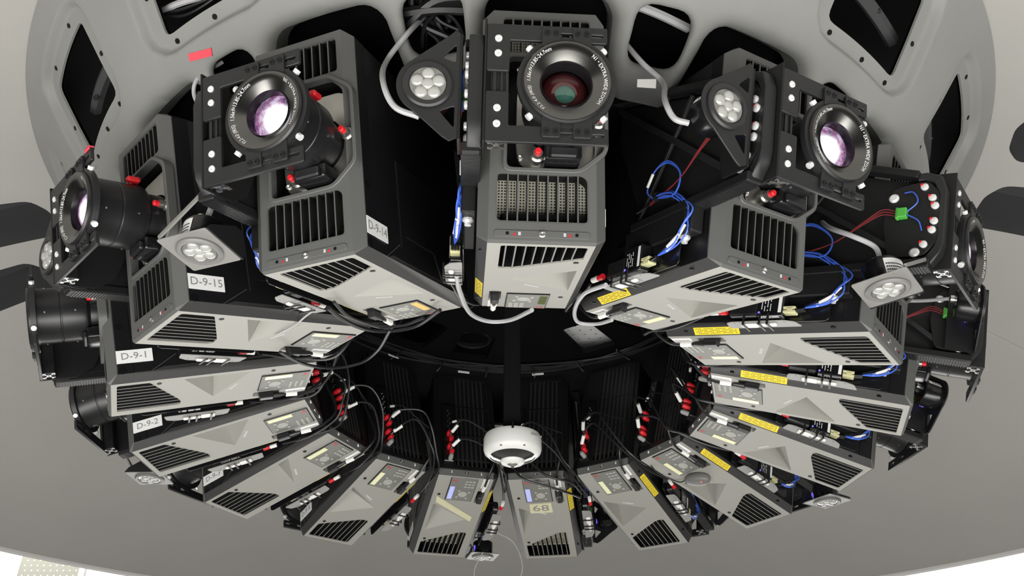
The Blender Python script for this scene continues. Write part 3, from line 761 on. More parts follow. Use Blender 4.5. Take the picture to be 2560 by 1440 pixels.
# ================================================================== lens brackets
def proto_bracket():
    T = thing('lens_bracket'); y = lambda P: [(q[1], q[0]) for q in P]
    up = rounded([(.146, .340), (.146, .458), (-.128, .458), (-.128, .418), (.094, .418), (.094, .340)], .004, 2)
    lo = rounded([(.146, .168), (.146, .290), (.094, .290), (.094, .208), (-.128, .208), (-.128, .168)], .004, 2)
    slotp = lambda z: rounded(rect(-.118, -.082, z-.0035, z+.0035), .0034, 2)
    slot2 = lambda z: rounded(rect(-.058, -.012, z-.004, z+.004), .0034, 2)
    MB().prism(y(up), 'y', .187, .197, [y(slotp(.436)), y(slot2(.436))]).build('frame_plate', 'frame_black', T, bev=.0012)
    MB().prism(y(lo), 'y', .187, .197, [y(slotp(.190)), y(slot2(.190))]).build('frame_plate', 'frame_black', T, bev=.0012)
    MB().box(.101, .137, .150, .188, .172, .454).build('rail', 'bracket_black', T, bev=.002)
    MB().box(.108, .113, .1885, .1925, .29, .34).box(.123, .130, .1885, .1925, .29, .34).build('rail_lip', 'frame_black', T)
    e = MB(); c0, c1, q = .119, .169, .018       # slotted profile at the cut end of the rail
    for sx in (-1, 1):
        for sy in (-1, 1):
            e.box(c0+sx*q-.0015, c0+sx*q+.0015, c1+sy*.008-.0, c1+sy*q, .1695, .1725); e.box(min(c0+sx*.008, c0+sx*q), max(c0+sx*.008, c0+sx*q), c1+sy*q-.0015, c1+sy*q+.0015, .1695, .1725)
            e.bar((c0+sx*.004, c1+sy*.004, .171), (c0+sx*.015, c1+sy*.015, .171), .003, .003)
    e.prism(circ(c0, c1, .0065, 10), 'z', .1695, .1725, [circ(c0, c1, .0035, 8)])
    e.build('rail_end', 'silver', T)
    # ring clamp with four tabs
    cx, cz = -.035, .315
    MB().lathe([(.0975, .186), (.112, .186), (.112, .202), (.0975, .202), (.0975, .186)], (cx, 0, cz), 'y', 48).build('ring_clamp', 'frame_black', T, ang=40)
    for x_ in (-.0695, 0):
        for s, z0, z1 in ((1, .402, .450), (-1, .180, .232)):
            tb = MB().prism(y(rounded([(x_-.021, z0), (x_+.021, z0), (x_+.021, z1), (x_-.021, z1)], .004, 2)), 'y', .197, .205).build('clamp_tab', 'frame_black', T, bev=.001)
            zb = z1-.014 if s > 0 else z0+.014
            sc = MB()
            for dx in (-.010, .010): sc.lathe([(.0065, 0), (.0065, .003), (.004, .0035), (.003, .001)], (x_+dx, .205, zb), 'y', 12, True)
            sc.build('tab_screw', 'bracket_black', tb)
    bs = MB().lathe([(.0085, 0), (.0085, .003), (.006, .0045), (.0035, .0045), (.003, .002)], (0, .197, 0), 'y', 14, True).mesh('frame_bolt', 'bolt_white')
    for z_ in (.420, .383, .248, .210): link('frame_bolt', bs, T, loc=(.120, 0, z_))
    for sx in (-1, 1):
        for sz in (-1, 1):
            p = Vector((cx+sx*.072, .194, cz+sz*.072)); q_ = p+Vector((sx*.008, 0, sz*.008))
            MB().tube([p, q_], .0055, 8, 1).tube([q_, q_+Vector((sx*.007, 0, sz*.007))], .0085, 8, 1).build('thumb_screw', 'bolt_white', T)
    # side plate, tilt quadrant and arms
    sp = [(.198, .168), (.198, .470), (.10, .475), (.02, .43), (-.01, .36), (-.01, .28), (.03, .20), (.09, .168)]
    MB().prism(sp, 'x', .146, .151).build('side_plate', 'bracket_black', T, bev=.001)
    oq = [(.105, .163), (.150, .163), (.178, .205), (.184, .235), (.184, .40), (.170, .445), (.130, .462), (.105, .462)]
    iq = [(.105, .19), (.140, .195), (.160, .225), (.166, .25), (.166, .385), (.150, .425), (.125, .438), (.105, .438)]
    MB().prism(oq+iq[::-1], 'x', .151, .186).build('tilt_housing', 'frame_black', T, bev=.003)
    MB().prism(rounded([(.04, .20), (.135, .195), (.168, .24), (.168, .39), (.135, .435), (.04, .42), (.02, .31)], .02, 3), 'x', .180, .186).build('tilt_plate', 'bracket_black', T, bev=.001)
    for i, (y_, z_) in enumerate(((.129, .412), (.152, .374), (.160, .348), (.160, .300), (.156, .273), (.137, .230))):
        q_ = MB().lathe([(.0105, 0), (.0105, .006), (.007, .008), (.003, .008)], (.186, y_-.002, z_), 'x', 12, True).build('tilt_bolt', 'bolt_white', T)
        s = 1 if i % 2 else -1
        MB().box(.187, .1945, y_-.014, y_-.004, z_+.002, z_+.011).build('paint_mark', 'red_plastic', q_, bev=.002)
    for y_, z_ in ((.046, .387), (.113, .207)):
        MB().lathe([(.014, 0), (.014, .004), (.009, .008), (.004, .008)], (.186, y_, z_), 'x', 14, True).build('pivot_bolt', 'bolt_white', T)
    MB().box(.152, .198, -.34, .155, .158, .186).build('lower_arm', 'bracket_black', T, bev=.004)
    rb = MB()
    for i in range(44): rb.box(.153, .197, -.21+i*.008, -.2062+i*.008, .1568, .159)
    rb.build('arm_ribbing', 'frame_black', T)
    MB().bar((.178, .11, .455), (.178, -.53, .660), .036, .022).build('upper_arm', 'bracket_black', T, bev=.003)
    MB().bar((.178, .08, .205), (.178, -.50, .62), .012, .018).bar((.178, -.30, .19), (.178, -.30, .56), .012, .018).bar((.178, -.33, .19), (.178, -.12, .51), .010, .014).build('gusset_brace', 'frame_black', T, bev=.002)
    MB().prism([(.08, .19), (.10, .44), (-.52, .64), (-.50, .5), (-.33, .19)], 'x', .160, .164).build('gusset_plate', 'bracket_black', T)
    MB().box(.158, .196, -.36, -.05, .09, .16).build('arm_block', 'bracket_black', T, bev=.004)
    MB().lathe([(.015, 0), (.015, -.006), (.009, -.012), (.009, -.018)], (.178, -.10, .09), 'z', 8, True).build('arm_bolt', 'bolt_white', T)
    # driver wiring on the quadrant
    gc = MB().box(.186, .206, .062, .088, .315, .345).box(.188, .204, .058, .066, .312, .348).build('terminal_block', 'green_plastic', T, bev=.002)
    wr = MB()
    for i in range(3): wr.tube([(.196, .062, .322+i*.008), (.20, .02, .33+i*.008), (.205, -.03, .30+i*.004), (.20, -.12, .25), (.19, -.26, .22+i*.004)], .0016, 5, 5)
    wr.build('wire', 'wire_red', T)
    wr = MB().tube([(.196, .088, .335), (.20, .115, .36), (.196, .10, .395), (.19, .075, .40)], .002, 5, 5).tube([(.196, .088, .325), (.20, .12, .30), (.195, .13, .27)], .002, 5, 5).build('wire', 'cable_blue', T)
    return T
B0 = proto_bracket(); BR = {}
for k in ALL: BR[k] = B0 if k == 1 else copy_tree(B0)
for k, T in BR.items():
    T.matrix_world = PM(k); tag(T, 'black lens bracket clamped round the lens of the %s' % REF[k], 'bracket', 'lens brackets of the projectors')
# ================================================================== spot lamps
def lamp_core(T, bez, lensm):
    """lamp pointing along +y around the local origin"""
    MB().lathe([(.046, -.001), (.0575, .0), (.0575, .004), (.053, .008), (.044, .007), (.0415, .001)], (0, .0, 0), 'y', 40).build('bezel', bez, T, ang=40)
    MB().lathe([(.0005, .004), (.0415, .004), (.0415, -.004)], (0, 0, 0), 'y', 32).build('lamp_glass', 'led_glass', T, ang=80)
    for i in range(6):
        a = R(90+60*i) if i else 0
        rr = .0255 if i else 0
        if i == 0: c = (0, 0)
        else: c = (rr*math.cos(R(18+72*i)), rr*math.sin(R(18+72*i)))
        MB().lathe([(.0150, .0035), (.0135, .007), (.009, .0095), (.003, .0105), (.0003, .0105)], (c[0], 0, c[1]), 'y', 14).build('led_lens', 'led_lens', T, ang=80)
    MB().lathe([(.050, -.002), (.052, -.01), (.052, -.072), (.047, -.078), (.02, -.080)], (0, 0, 0), 'y', 32, True).build('lamp_body', 'gloss_black', T, ang=40)
    lb = MB()
    n_ = 10
    v = []
    for i in range(n_+1):
        a = R(20+i*7.5)
        for y_ in (-.066, -.016): v.append((.0527*math.cos(a), y_, .0527*math.sin(a)))
    lb.add(v, [(2*i, 2*i+1, 2*i+3, 2*i+2) for i in range(n_)])
    lb = lb.build('rating_label', 'white_label', T)
    t = MB()
    for j in range(5):
        for i in range(11):
            if (i*5+j*2) % 5 == 0: continue
            a0, a1 = R(24+i*6), R(28.5+i*6); y_ = -.060+j*.0095
            t.add([(.0532*math.cos(a), yy, .0532*math.sin(a)) for a in (a0, a1) for yy in (y_, y_+.0045)], [(0, 1, 3, 2)])
    t.build('label_lettering', 'ink', lb, smooth=False)
    st = MB()
    for i in range(12): st.cyl((0.0531*math.cos(R(200))-.000, -.04+.013*math.cos(i*math.pi/6), .0531*math.sin(R(200))+.013*math.sin(i*math.pi/6)), 'y', .0018, .003, 6)
    st.box(-.0512, -.0488, -.046, -.034, -.024, -.012)
    st.build('status_light', 'blue_led', T)
    MB().lathe([(.013, -.078), (.013, -.092), (.008, -.096)], (0, 0, .02), 'y', 12, True).build('cable_gland', 'silver', T)
def lamp_A():
    T = thing('spotlight'); y = lambda P: [(q[1], q[0]) for q in P]
    cx, cz = .277, .318
    arc = [(.072*math.cos(R(a)), .072*math.sin(R(a))) for a in range(-62, 63, 8)]
    pl = [(-.070, -.128), (-.052, -.136), (-.036, -.126)]+arc+[(-.046, .128), (-.060, .142), (-.072, .132)]
    h1 = rounded([(-.062, .058), (-.030, .070), (-.062, .104)], .006, 2); h2 = rounded([(-.062, -.050), (-.028, -.064), (-.062, -.104)], .006, 2)
    MB().prism(y(pl), 'y', -.006, -.001, [y(h1), y(h2)]).build('lamp_plate', 'frame_black', T, bev=.001)
    MB().box(-.076, -.070, -.09, -.001, -.13, .13).build('plate_flange', 'bracket_black', T)
    lamp_core(T, 'led_bezel', 'led_lens')
    return T
def lamp_B():
    T = thing('spotlight'); y = lambda P: [(q[1], q[0]) for q in P]
    MB().prism(y(rounded(rect(-.072, .075, -.072, .072), .006, 2)), 'y', -.005, -.001).build('lamp_plate', 'lamp_grey', T, bev=.0008)
    MB().prism([(-.001, -.072), (-.001, .072), (-.02, .06), (-.07, -.02), (-.07, -.05), (-.02, -.072)], 'x', -.078, -.073).build('plate_flange', 'bracket_black', T)
    MB().bar((.070, -.01, .070), (-.06, -.085, .10), .010, .006).build('plate_strut', 'lamp_grey', T)
    lamp_core(T, 'led_bezel_light', 'led_lens')
    return T
LA = lamp_A(); LB = lamp_B()
TB = (2, 5, 8, 11, 14)
LM = {}
fA = fB = True
for k in ALL:
    if k in TB: T = LB if fB else copy_tree(LB); fB = False
    else: T = LA if fA else copy_tree(LA); fA = False
    LM[k] = T
for k, T in LM.items():
    if k in TB:
        T.matrix_world = PM(k) @ Matrix.Translation((.255, .077, .068)) @ Matrix.Rotation(R(-72.1), 4, 'X')
        tag(T, 'spotlight on a square grey plate facing straight down beside the %s' % REF[k], 'lamp', 'spotlights between the projectors')
    else:
        T.matrix_world = PM(k) @ Matrix.Translation((.277, .160, .318))
        tag(T, 'spotlight on a black triangular plate facing outward beside the %s' % REF[k], 'lamp', 'spotlights between the projectors')
# ================================================================== media converters on trays
def proto_box():
    T = thing('media_converter')
    MB().prism(rounded([(-.43, .012), (-.10, .012), (-.10, .13), (-.43, .13)], .015, 3), 'x', .186, .189).build('back_plate', 'gloss_black', T, bev=.0008)
    MB().box(.189, .224, -.305, -.225, .020, .092).build('converter_body', 'gloss_black', T, bev=.003)
    MB().box(.189, .222, -.40, -.305, .024, .075).build('adapter_block', 'satin_black', T, bev=.006)
    lb = MB().box(.2238, .2246, -.240, -.230, .028, .085).box(.194, .220, -.240, -.230, .0194, .0203).build('barcode_label', 'white_label', T)
    t = MB()
    for i in range(12): t.box(.196+i*.0019, .1970+i*.0019, -.2395, -.2305, .0190, .0196)
    t.build('label_lettering', 'ink', lb, smooth=False)
    t = MB()
    for j in range(4):
        for i in range(7):
            if (i*3+j) % 5: t.box(.2240, .2244, -.292+j*.009, -.2895+j*.009, .034+i*.006, .0385+i*.006)
        for i in range(3): t.box(.200+i*.006, .2045+i*.006, -.292+j*.009, -.2895+j*.009, .0193, .0199)
    t.build('body_lettering', 'white_ink', T, smooth=False)
    MB().box(.196, .222, -.226, -.190, .028, .036).box(.196, .222, -.226, -.190, .040, .048).box(.196, .222, -.215, -.198, .034, .044).build('fibre_socket', 'yellow_plastic', T, bev=.001)
    q = MB()
    for i in range(3): q.tube([(.202+.007*i, -.192, .036), (.202+.007*i, -.165, .040)], .004, 7, 1)
    q.build('fibre_plug', 'gloss_black', T)
    MB().cyl((.2225, -.298, .03), 'x', .0035, .003, 8).build('status_light', 'blue_led', T)
    tr = MB().prism(rounded([(.190, -.40), (.230, -.395), (.236, -.375), (.236, -.215), (.222, -.185), (.190, -.175)], .005, 2), 'z', -.004, -.0015, [circ(.226, -.215, .003, 8), circ(.228, -.37, .003, 8)])
    tr.build('tray', 'silver' if 0 else 'plate_grey', T)
    MB().box(.205, .228, -.350, -.300, -.012, -.0035).box(.212, .226, -.300, -.240, -.012, -.0035).build('white_plug', 'white_tape', T, bev=.003)
    z_ = MB()
    for y_ in (-.335, -.285, -.26): z_.box(.190, .240, y_-.003, y_+.003, -.016, -.0125).box(.2385, .242, y_-.003, y_+.003, -.016, .02)
    z_.build('cable_tie', 'cable_black', T)
    MB().lathe([(.009, 0), (.009, -.020), (.006, -.028)], (.232, -.398, .032), 'y', 10, True).build('red_boot', 'red_plastic', T)
    MB().lathe([(.0085, -.028), (.0085, -.056)], (.232, -.398, .032), 'y', 10, True).build('cable_sleeve', 'white_tape', T)
    b = MB()
    P = [(.210, -.165, .045), (.205, -.110, .062), (.202, -.068, .10), (.200, -.055, .135), (.198, -.085, .18), (.196, -.16, .222), (.194, -.235, .232)]
    for i in range(4):
        d = [(random.uniform(-.008, .008), random.uniform(-.013, .013), random.uniform(-.010, .010)) for _ in P]
        b.tube([tuple(np.array(p)+np.array(q_)*(j > 0)) for j, (p, q_) in enumerate(zip(P, d))], .0024, 5, 5)
    for i in range(2):
        b.tube([(.196+.004*i, -.235, .232), (.20, -.265, .262), (.202, -.235, .312), (.202, -.175, .318+.006*i), (.2, -.115, .268), (.198, -.135, .215), (.196, -.22, .228)], .0024, 5, 5)
    b.build('fibre_cable', 'cable_blue', T)
    for P2 in (((.207, -.135, .052), (.204, -.098, .072)), ((.212, -.125, .058), (.206, -.085, .085)), ((.203, -.10, .075), (.200, -.072, .11)), ((.2025, -.262, .272), (.203, -.240, .306))): MB().tube(P2, .0042, 6, 1).build('cable_marker', 'white_tape', T)
    k_ = MB(); 
    for i in range(2): k_.tube([(.200+.006*i, -.168, .05), (.196, -.09+.01*i, .105), (.192, -.10, .18), (.19, -.21, .225), (.185, -.33, .22)], .0035, 6, 5)
    k_.build('power_lead', 'cable_black', T)
    MB().lathe([(.013, 0), (.013, .016)], (.195, -.225, .232), 'y', 10).build('cable_tie', 'cable_black', T)
    return T
C0 = proto_box(); CV = {}
for k in ALL: CV[k] = C0 if k == 1 else copy_tree(C0)
for k, T in CV.items():
    T.matrix_world = PM(k); tag(T, 'media converter with blue fibre cables beside the %s' % REF[k], 'converter', 'media converters beside the projectors')
# ================================================================== power leads
def proto_power():
    T = thing('power_cable')
    MB().box(.083, .107, -.540, -.490, -.022, .020).build('plug', 'satin_black', T, bev=.003)
    MB().lathe([(.010, -.0), (.009, -.02), (.006, -.04)], (.095, -.540, -.012), 'y', 10, True).build('strain_relief', 'satin_black', T)
    MB().tube([(.095, -.565, -.012), (.096, -.62, -.016), (.100, -.68, -.004), (.12, -.735, .05), (.13, -.72, .16), (.12, -.70, .30)], .0052, 7, 6).build('cord', 'cable_black', T)
    MB().tube([(.0953, -.585, -.0136), (.0965, -.625, -.0155)], .0085, 8, 1).build('cable_marker', 'white_tape', T)
    return T
W0 = proto_power(); PW = {}
for k in ALL: PW[k] = W0 if k == 1 else copy_tree(W0)
for k, T in PW.items():
    T.matrix_world = PM(k); tag(T, 'black power cable plugged into the underside of the %s' % REF[k], 'cable', 'power cables of the projectors')
# ================================================================== signal cables on the connector panels
def proto_signal(v):
    T = thing('signal_cable')
    for i, z_ in enumerate((.205, .175, .125, .095)):
        MB().lathe([(.007, 0), (.0115, -.012), (.0125, -.026), (.009, -.036)], (-.088+.010*(i % 2), -LL-.018, z_), 'y', 10, True).build('red_boot', 'red_plastic', T)
    MB().lathe([(.011, 0), (.011, -.03), (.007, -.04)], (-.082, -LL-.016, .068), 'y', 10, True).build('plug', 'plate_grey', T)
    dx = (.0, .03, -.03)[v]
    c = MB()
    c.tube([(-.085, -LL-.05, .18), (-.07, -LL-.10, .205), (.0+dx, -LL-.15, .20), (.08, -LL-.14, .13), (.135, -LL-.08, .03+dx*.5), (.18, -LL-.02, .0), (.215, -.55, .02)], .0048, 7, 6)
    c.tube([(-.085, -LL-.05, .10), (-.06, -LL-.095, .125), (.01, -LL-.13, .125+dx), (.09, -LL-.10, .07), (.14, -LL-.05, .02), (.19, -.60, .005), (.225, -.48, .025)], .0048, 7, 6)
    c.tube([(-.088, -LL-.05, .26), (-.02, -LL-.075, .27), (.06, -LL-.07, .23), (.13, -LL-.06, .20)], .0035, 6, 6)
    c.build('cord', 'cable_black', T)
    for P2, r_ in ((((-.080, -LL-.068, .190), (-.060, -LL-.105, .205)), .0085), (((-.078, -LL-.065, .110), (-.052, -LL-.098, .126)), .0085), (((-.075, -LL-.055, .2625), (-.055, -LL-.062, .267)), .006)): MB().tube(P2, r_, 8, 1).build('cable_marker', 'white_tape', T)
    return T
SG = {}; protos = [proto_signal(v) for v in range(3)]; used = [False]*3
for k in ALL:
    v = k % 3; SG[k] = protos[v] if not used[v] else copy_tree(protos[v]); used[v] = True
for k, T in SG.items():
    T.matrix_world = PM(k); tag(T, 'black signal cables with red boots behind the %s' % REF[k], 'cable', 'signal cables with red boots')
# ================================================================== single things
# centre mast and white fisheye camera
T = thing('ceiling_mast', 'square black mast hanging from the ceiling centre, above the white camera', 'mast', mw=Matrix.Translation((0.008, 0, Z0+.11)))
MB().box(-.034, .034, -.034, .034, 0, .75).build('tube', 'black_paint', T, bev=.004)
MB().box(-.07, .07, -.07, .07, .728, .735).build('flange', 'black_paint', T, bev=.002)
T = thing('dome_camera', 'round white fisheye camera hanging under the black mast', 'camera', mw=Matrix.Translation((.010, 0, Z0+.035)) @ Matrix.Diagonal((1, 1, .80, 1)))
MB().lathe([(.03, .085), (.085, .083), (.105, .072), (.110, .055), (.110, .004), (.106, -.012), (.088, -.030), (.082, -.031)], (0, 0, 0), 'z', 56).build('shell', 'camera_white', T, ang=40)
MB().lathe([(.086, -.0302), (.074, -.040), (.052, -.048), (.044, -.052)], (0, 0, 0), 'z', 48).build('dark_window', 'dark_glass', T, ang=50)
MB().lathe([(.046, -.045), (.047, -.054), (.040, -.064), (.022, -.070)], (0, 0, 0), 'z', 36).build('lens_ring', 'camera_white', T, ang=50)
MB().lathe([(.024, -.066), (.018, -.075), (.010, -.080), (.0004, -.082)], (0, 0, 0), 'z', 24).build('lens_dome', 'silver', T, ang=80)
MB().cyl((0, 0, -.0835), 'z', .006, .003, 12).build('pupil', 'void_black', T)
MB().box(-.004, .004, -.1115, -.108, .058, .086).build('slot', 'void_black', T)
t = MB()
for a in (-65, -115): t.cyl((.1*math.cos(R(a)), .1*math.sin(R(a)), -.02), 'z', .005, .006, 8)
t.build('screw', 'silver', T)
t = MB()
for i in range(5): t.box(.072+i*.008, .077+i*.008, -.0905+i*.0068, -.0855+i*.0068, .038, .044)
t.build('lettering', 'grey_ink', T, smooth=False)
# tapes
def flat(name, k_az, pts, mt, label, cat, off=-.003):
    m = MB(); P = [hub_pt(R(a), hub_b(r), off) for a, r in pts]; Q = [hub_pt(R(a), hub_b(r), off+.003) for a, r in pts]
    m.add(P+Q, [(0, 1, 2, 3), (7, 6, 5, 4), (0, 4, 5, 1), (1, 5, 6, 2), (2, 6, 7, 3), (3, 7, 4, 0)])
    return tag(m.build(name, mt, smooth=False), label, cat)
def hubhit(px, py):
    d = FW+RT*(px-1280)/F_PX-UP*(py-720)/F_PX; best = None
    for t in np.linspace(1, 6, 4000):
        P = CPOS+d*t; r = math.hypot(P[0], P[1])
        if 1.15 < r < 1.96 and P[2]-Z0 >= np.interp(r, HR, HZ): return math.degrees(math.atan2(P[1], P[0])), r
flat('tape_strip', 0, [hubhit(*p) for p in ((472, 134), (529, 119), (532, 139), (476, 153))], 'red_tape', 'strip of red tape stuck on the grey shell at upper left', 'tape')
flat('tape_strip', 0, [hubhit(*p) for p in ((1593, 197), (1640, 197), (1639, 220), (1592, 217))], 'white_tape', 'short white tape label on the grey shell right of top centre', 'tape')
def under(k, name, pts, mt, z=-.0015, th=.0012):
    m = MB(); n = len(pts); m.add([(p[0], p[1], z) for p in pts]+[(p[0], p[1], z+th) for p in pts], [tuple(range(n))[::-1], tuple(range(n, 2*n))]+[(i, (i+1) % n, n+(i+1) % n, n+i) for i in range(n)])
    o = m.build(name, mt, smooth=False); o.matrix_world = PM(k); return o
o = under(5, 'tape_strip', [(-.108, -.501), (.094, -.358), (.091, -.321), (-.103, -.454)], 'masking_tape'); tag(o, 'slanting strip of masking tape under a projector at bottom centre', 'tape')
t = MB()
for i in range(11):
    p = Vector((-.085, -.470))+Vector((.0148, .0105))*i; t.box(p.x-.004, p.x+.004, p.y-.004, p.y+.001*(i % 3), -.0020, -.0017)
t.build('lettering', 'yellow_plastic', o, smooth=False)
o = under(6, 'paper_note', [(-.055, -.465), (.049, -.470), (.051, -.395), (-.059, -.395)], 'masking_tape'); tag(o, 'paper note with 68 written on it, under a projector', 'note')
V, Fs = text('68', .068); m = MB(); m.add([(px*1.25-.004, -.431-py, -.0022) for px, py in V], Fs); m.build('lettering', 'grey_ink', o, smooth=False)
o = MB().box(-.128, -.100, .198, .2005, .452, .462).box(-.1285, -.100, .186, .2005, .4585, .4615).build('tape_strip', 'red_tape'); o.matrix_world = PM(15); tag(o, 'small red tape flag on the tip of the D-9-15 lens bracket', 'tape')
# mouse hanging under projector 8
T = thing('computer_mouse', 'grey computer mouse hanging by its cord under a projector at lower right', 'mouse')
T.matrix_world = PM(8) @ Matrix.Translation((.005, -.44, -.022)) @ Matrix.Rotation(R(25), 4, 'Z')
rings = []
for z_, s in ((.020, .8), (.012, .97), (0, 1), (-.010, .93), (-.016, .75), (-.018, .45)):
    rings.append([(.060*s*math.cos(a)*(1-.08*math.cos(a)), .034*s*math.sin(a), z_) for a in np.linspace(0, 2*math.pi, 28, endpoint=False)])
MB().loft(rings).build('shell', 'mouse_grey', T, ang=60)
MB().box(-.058, -.020, -.0006, .0006, -.0155, .0).build('button_seam', 'void_black', T)
MB().cyl((.02, -.010, -.0195), 'z', .003, .003, 8).build('status_light', 'red_led', T)
MB().tube([(-.06, 0, 0), (-.09, .01, 0), (-.13, .0, .012), (-.17, -.06, .01), (-.19, -.12, .03)], .0028, 6, 6).build('cord', 'cable_black', T)
# lamp supply cables (light grey), from the ports in the shell to the lamps
def lampcable(k, pts, ref, label, r=.0075):
    m = MB().tube(pts, r, 8, 8); return tag(m.build('lamp_cable', 'cable_grey'), label, 'cable', 'grey lamp cables')
def ray_hub(px, py, off=.0):
    a, r = hubhit(px, py); return hub_pt(R(a), hub_b(r), off)
def atl(k, y, px, py):     # point seen at a pixel on the plane y = const of projector k
    m = PM(k).inverted(); c = m @ Vector(CPOS); d = (m.to_3x3() @ Vector(FW+RT*(px-1280)/F_PX-UP*(py-720)/F_PX)); t = (y-c.y)/d.y
    return tuple(PM(k) @ (c+d*t))
lampcable(13, [ray_hub(1040, 60, .10), ray_hub(1018, 85, -.01), ray_hub(975, 140, -.04), atl(13, .05, 957, 200), atl(13, .08, 985, 265), atl(13, .08, 1048, 292)], 13, 'grey cable looping from the top port to the spotlight left of top centre')
lampcable(12, [ray_hub(1570, 120, .10), ray_hub(1602, 152, -.01), ray_hub(1645, 190, -.05), atl(12, .02, 1662, 250), atl(12, .06, 1685, 295), atl(12, .075, 1722, 308)], 12, 'grey cable running down to the spotlight right of top centre')
lampcable(11, [atl(11, -.20, 2050, 550), atl(11, -.10, 2075, 570), atl(11, -.02, 2130, 590), W(11, .255, .03, .20), W(11, .255, .050, .158)], 11, 'grey cable to the downward spotlight at far right')
lampcable(14, [atl(14, -.12, 575, 470), atl(14, -.05, 540, 500), W(14, .255, .03, .20), W(14, .255, .050, .158)], 14, 'grey cable to the downward spotlight below the D-9-14 lens bracket')
lampcable(15, [ray_hub(515, 170, .08), ray_hub(492, 195, .01), ray_hub(490, 230, -.01), ray_hub(494, 275, .02), ray_hub(500, 300, .08)], 15, 'grey cable in the shell port beside the D-9-14 lens bracket', .006)
lampcable(10, [W(10, .18, -.12, .36), W(10, .22, -.02, .35), W(10, .277, .065, .338)], 10, 'pale cable to the outward spotlight at the right end of the ring', .006)
# power loops at the inner ends of the near projectors
def cable(pts, label, r=.0055, mt='cable_black', name='cable', grp=None):
    return tag(MB().tube(pts, r, 7, 8).build(name, mt), label, 'cable', grp)
def atz(k, z, px, py):
    m = PM(k).inverted(); c = m @ Vector(CPOS); d = (m.to_3x3() @ Vector(FW+RT*(px-1280)/F_PX-UP*(py-720)/F_PX)); t = (z-c.z)/d.z
    return tuple(PM(k) @ (c+d*t))
cable([atz(13, -.01, *p) for p in ((1142, 690), (1150, 730), (1175, 782), (1220, 803), (1275, 800), (1330, 775))], 'thick grey cable sagging below the top centre projector', .0075, 'cable_grey')
cable([atz(12, -.01, *p) for p in ((1515, 712), (1460, 735), (1437, 775), (1445, 805), (1490, 810), (1530, 800))], 'grey cable looping under the inner end of the upper right projector', .0065, 'cable_grey')
cable([atz(14, -.02, *p) for p in ((820, 770), (860, 800), (910, 822), (970, 828), (1040, 815), (1100, 775))], 'black cable sagging under the inner end of projector D-9-14', .0065)
cable([atz(14, -.02, *p) for p in ((835, 755), (870, 790), (930, 812), (1000, 815), (1060, 795))], 'thin black cable close above the sagging cable under projector D-9-14', .005)
cable([atz(15, -.03, *p) for p in ((700, 880), (760, 910), (830, 920), (900, 908), (945, 875), (975, 825))], 'black cable hanging in a wide loop below projector D-9-15', .0055)
cable([atz(15, -.005, *p) for p in ((797, 768), (765, 790), (735, 815), (690, 838))], 'pale thin cord hanging across the underside of projector D-9-15', .003, 'cable_grey')
cable([W(6, -.11, -.70, .05), W(6, -.05, -.70, -.03), W(6, .06, -.64, -.035), W(6, .15, -.56, -.02), W(6, .19, -.47, .02)], 'black cable crossing the projector with the 68 note', .0055)
cable([W(6, -.02, -.72, .05), W(6, .06, -.70, -.02), W(6, .16, -.63, -.01), W(6, .20, -.50, .02)], 'second black cable crossing above the 68 note', .0055)
# two thin cords at the very bottom
cable([W(5, .21, -.10, -.02), W(5, .19, .02, -.06), W(5, .23, .10, -.12), W(5, .27, .20, -.20), W(5, .28, .34, -.30)], 'thin grey cord hanging at bottom centre, left one of two', .0025, 'cable_grey')
cable([W(6, -.25, -.25, 0), W(6, -.17, -.20, -.03), W(6, -.15, -.02, -.04), W(6, -.19, .12, -.08), W(6, -.27, .30, -.24)], 'thin grey cord hanging at bottom centre, right one of two', .0025, 'cable_grey')
# black cables inside the port left of top centre
for i in range(9):
    a0 = R(-98.2+random.uniform(-2.5, 2.5)); p = []
    for j, b in enumerate(np.linspace(hub_b(1.37), hub_b(1.60), 5)):
        p.append(hub_pt(a0+R(random.uniform(-2.2, 2.2)), float(b), .09+random.uniform(0, .05)))
    cable(p, 'one of the tangled black cables inside the port left of top centre', .006+.003*(i % 2), grp='black cables inside the left port')
for i in range(2):
    cable([hub_pt(R(-98.2-4), hub_b(1.53-.05*i), .075), hub_pt(R(-98.2), hub_b(1.53+.015*i), .07), hub_pt(R(-98.2+4), hub_b(1.52+.03*i), .075)], ('lower' if i == 0 else 'upper')+' dark conduit crossing the port left of top centre', .016, 'cable_black')
cable([hub_pt(R(-74-3.8), hub_b(1.56), .08), hub_pt(R(-74), hub_b(1.548), .075), hub_pt(R(-74+3.8), hub_b(1.535), .08)], 'grey conduit crossing the port right of top centre', .013, 'cable_grey')
# cables seen in the upper left cutout
for i in range(3):
    cable([hub_pt(R(-123-8), hub_b(1.76), .10), hub_pt(R(-123-3), hub_b(1.735-.012*i), .085), hub_pt(R(-123+5), hub_b(1.70+.01*i), .10)], 'one of the cables inside the cutout at upper left', (.010, .004, .004)[i], ('cable_grey', 'cable_black', 'cable_black')[i], grp='cables in the upper left cutout')
# curved rails with bolts behind the cutouts
for k in range(15):
    az0 = MID0-k*2*math.pi/15
    if math.sin(az0) > .35: continue
    T = thing('stiffener_rail', 'black curved rail with bolts behind the shell cutout beside the %s' % REF[(11+k) % 15+1], 'rail', 'rails behind the shell cutouts')
    m = MB(); P = [hub_pt(az0+R(a), hub_b(1.80-.002*a), .13-.001*a) for a in np.linspace(-8, 8, 7)]
    m.tube(P, .022, 6, 3); m.build('rail', 'recess_grey', T)
    for a in (-3.8, 3.0):
        c = Vector(hub_pt(az0+R(a), hub_b(1.79), .105)); m = MB().tube([c, c+Vector((0, 0, .012))], .008, 8, 1); m.build('bolt', 'silver', T)
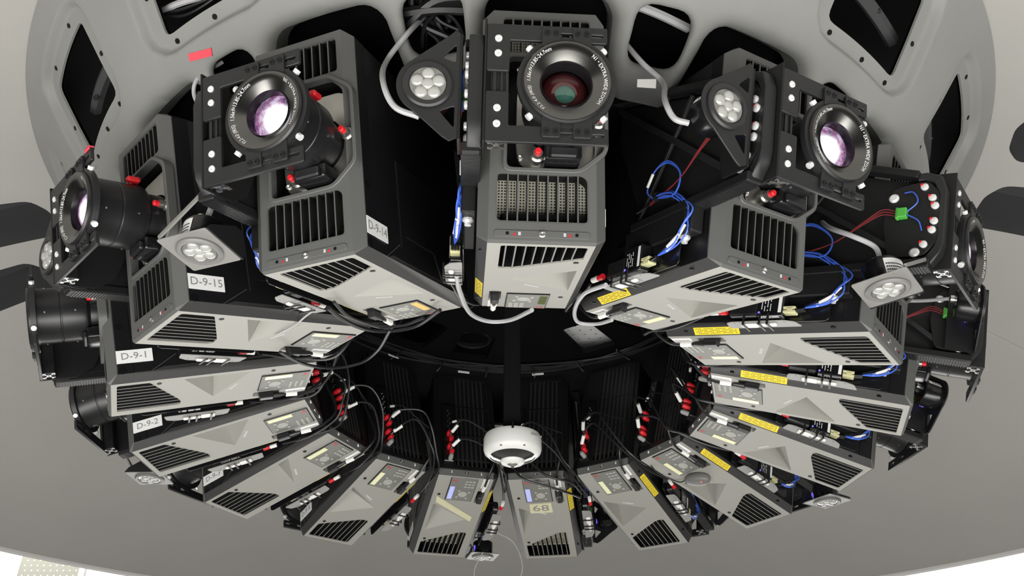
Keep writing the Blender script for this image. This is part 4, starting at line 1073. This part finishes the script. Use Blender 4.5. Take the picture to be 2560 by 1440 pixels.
# cable ring running round the inner ceiling
ringc = thing('cable_bundle', 'bundle of black cables running round the inner black ceiling', 'cable')
for i in range(6):
    pts = [((.885+.012*i*math.cos(a*3+i))*math.cos(a), (.885+.012*i*math.cos(a*3+i))*math.sin(a), Z0+.835-.006*(i % 3)) for a in np.linspace(R(-10), R(190), 34)]
    MB().tube(pts, .0058, 6, 3).build('cable', 'cable_black', ringc)
tie = MB()
for a in np.linspace(R(5), R(175), 12): tie.bar((.84*math.cos(a), .84*math.sin(a), Z0+.822), (.96*math.cos(a), .96*math.sin(a), Z0+.822), .006, .012)
tie.build('cable_tie', 'satin_black', ringc)
# bits seen through the ports of the inner ceiling
th = frame(7)[0]
T = thing('perforated_tray', 'bright perforated metal tray seen through a port right of the mast', 'tray', mw=Matrix.Translation((.78*math.cos(th), .78*math.sin(th), Z0+.95)) @ Matrix.Rotation(th, 4, 'Z'))
hl = [circ(-.16+.05*i+(.025 if j % 2 else 0), -.12+.05*j, .007, 6) for i in range(7) for j in range(6)]
MB().prism(rect(-.22, .22, -.16, .16), 'z', 0, .003, hl).build('tray_sheet', 'bolt_white', T, smooth=False)
MB().box(-.22, .22, .16, .165, 0, .05).build('tray_edge', 'bolt_white', T)
area('port_light', (.52*math.cos(th)-.05, .52*math.sin(th), Z0+.90), (.80*math.cos(th), .80*math.sin(th), Z0+.95), .06, .06, .5)
th = frame(5)[0]
T = thing('cable_coil', 'coil of black cable seen through a port left of the mast', 'cable', mw=Matrix.Translation((.72*math.cos(th), .72*math.sin(th), Z0+.90)))
for i in range(5):
    MB().tube([((.085+.006*i)*math.cos(a), (.085+.006*i)*math.sin(a), .008*i) for a in np.linspace(0, 2*math.pi*.97, 18)], .006, 6, 2).build('turn', 'cable_black', T)
# short white markers at the tops of the far pockets
for k in (4, 5, 6):
    o = MB().box(-.03, .03, -LL-.032, -LL-.030, .625, .638).build('pocket_marker', 'white_label'); o.matrix_world = PM(k)
    tag(o, 'small white marker above the rear of the %s' % REF[k], 'label')
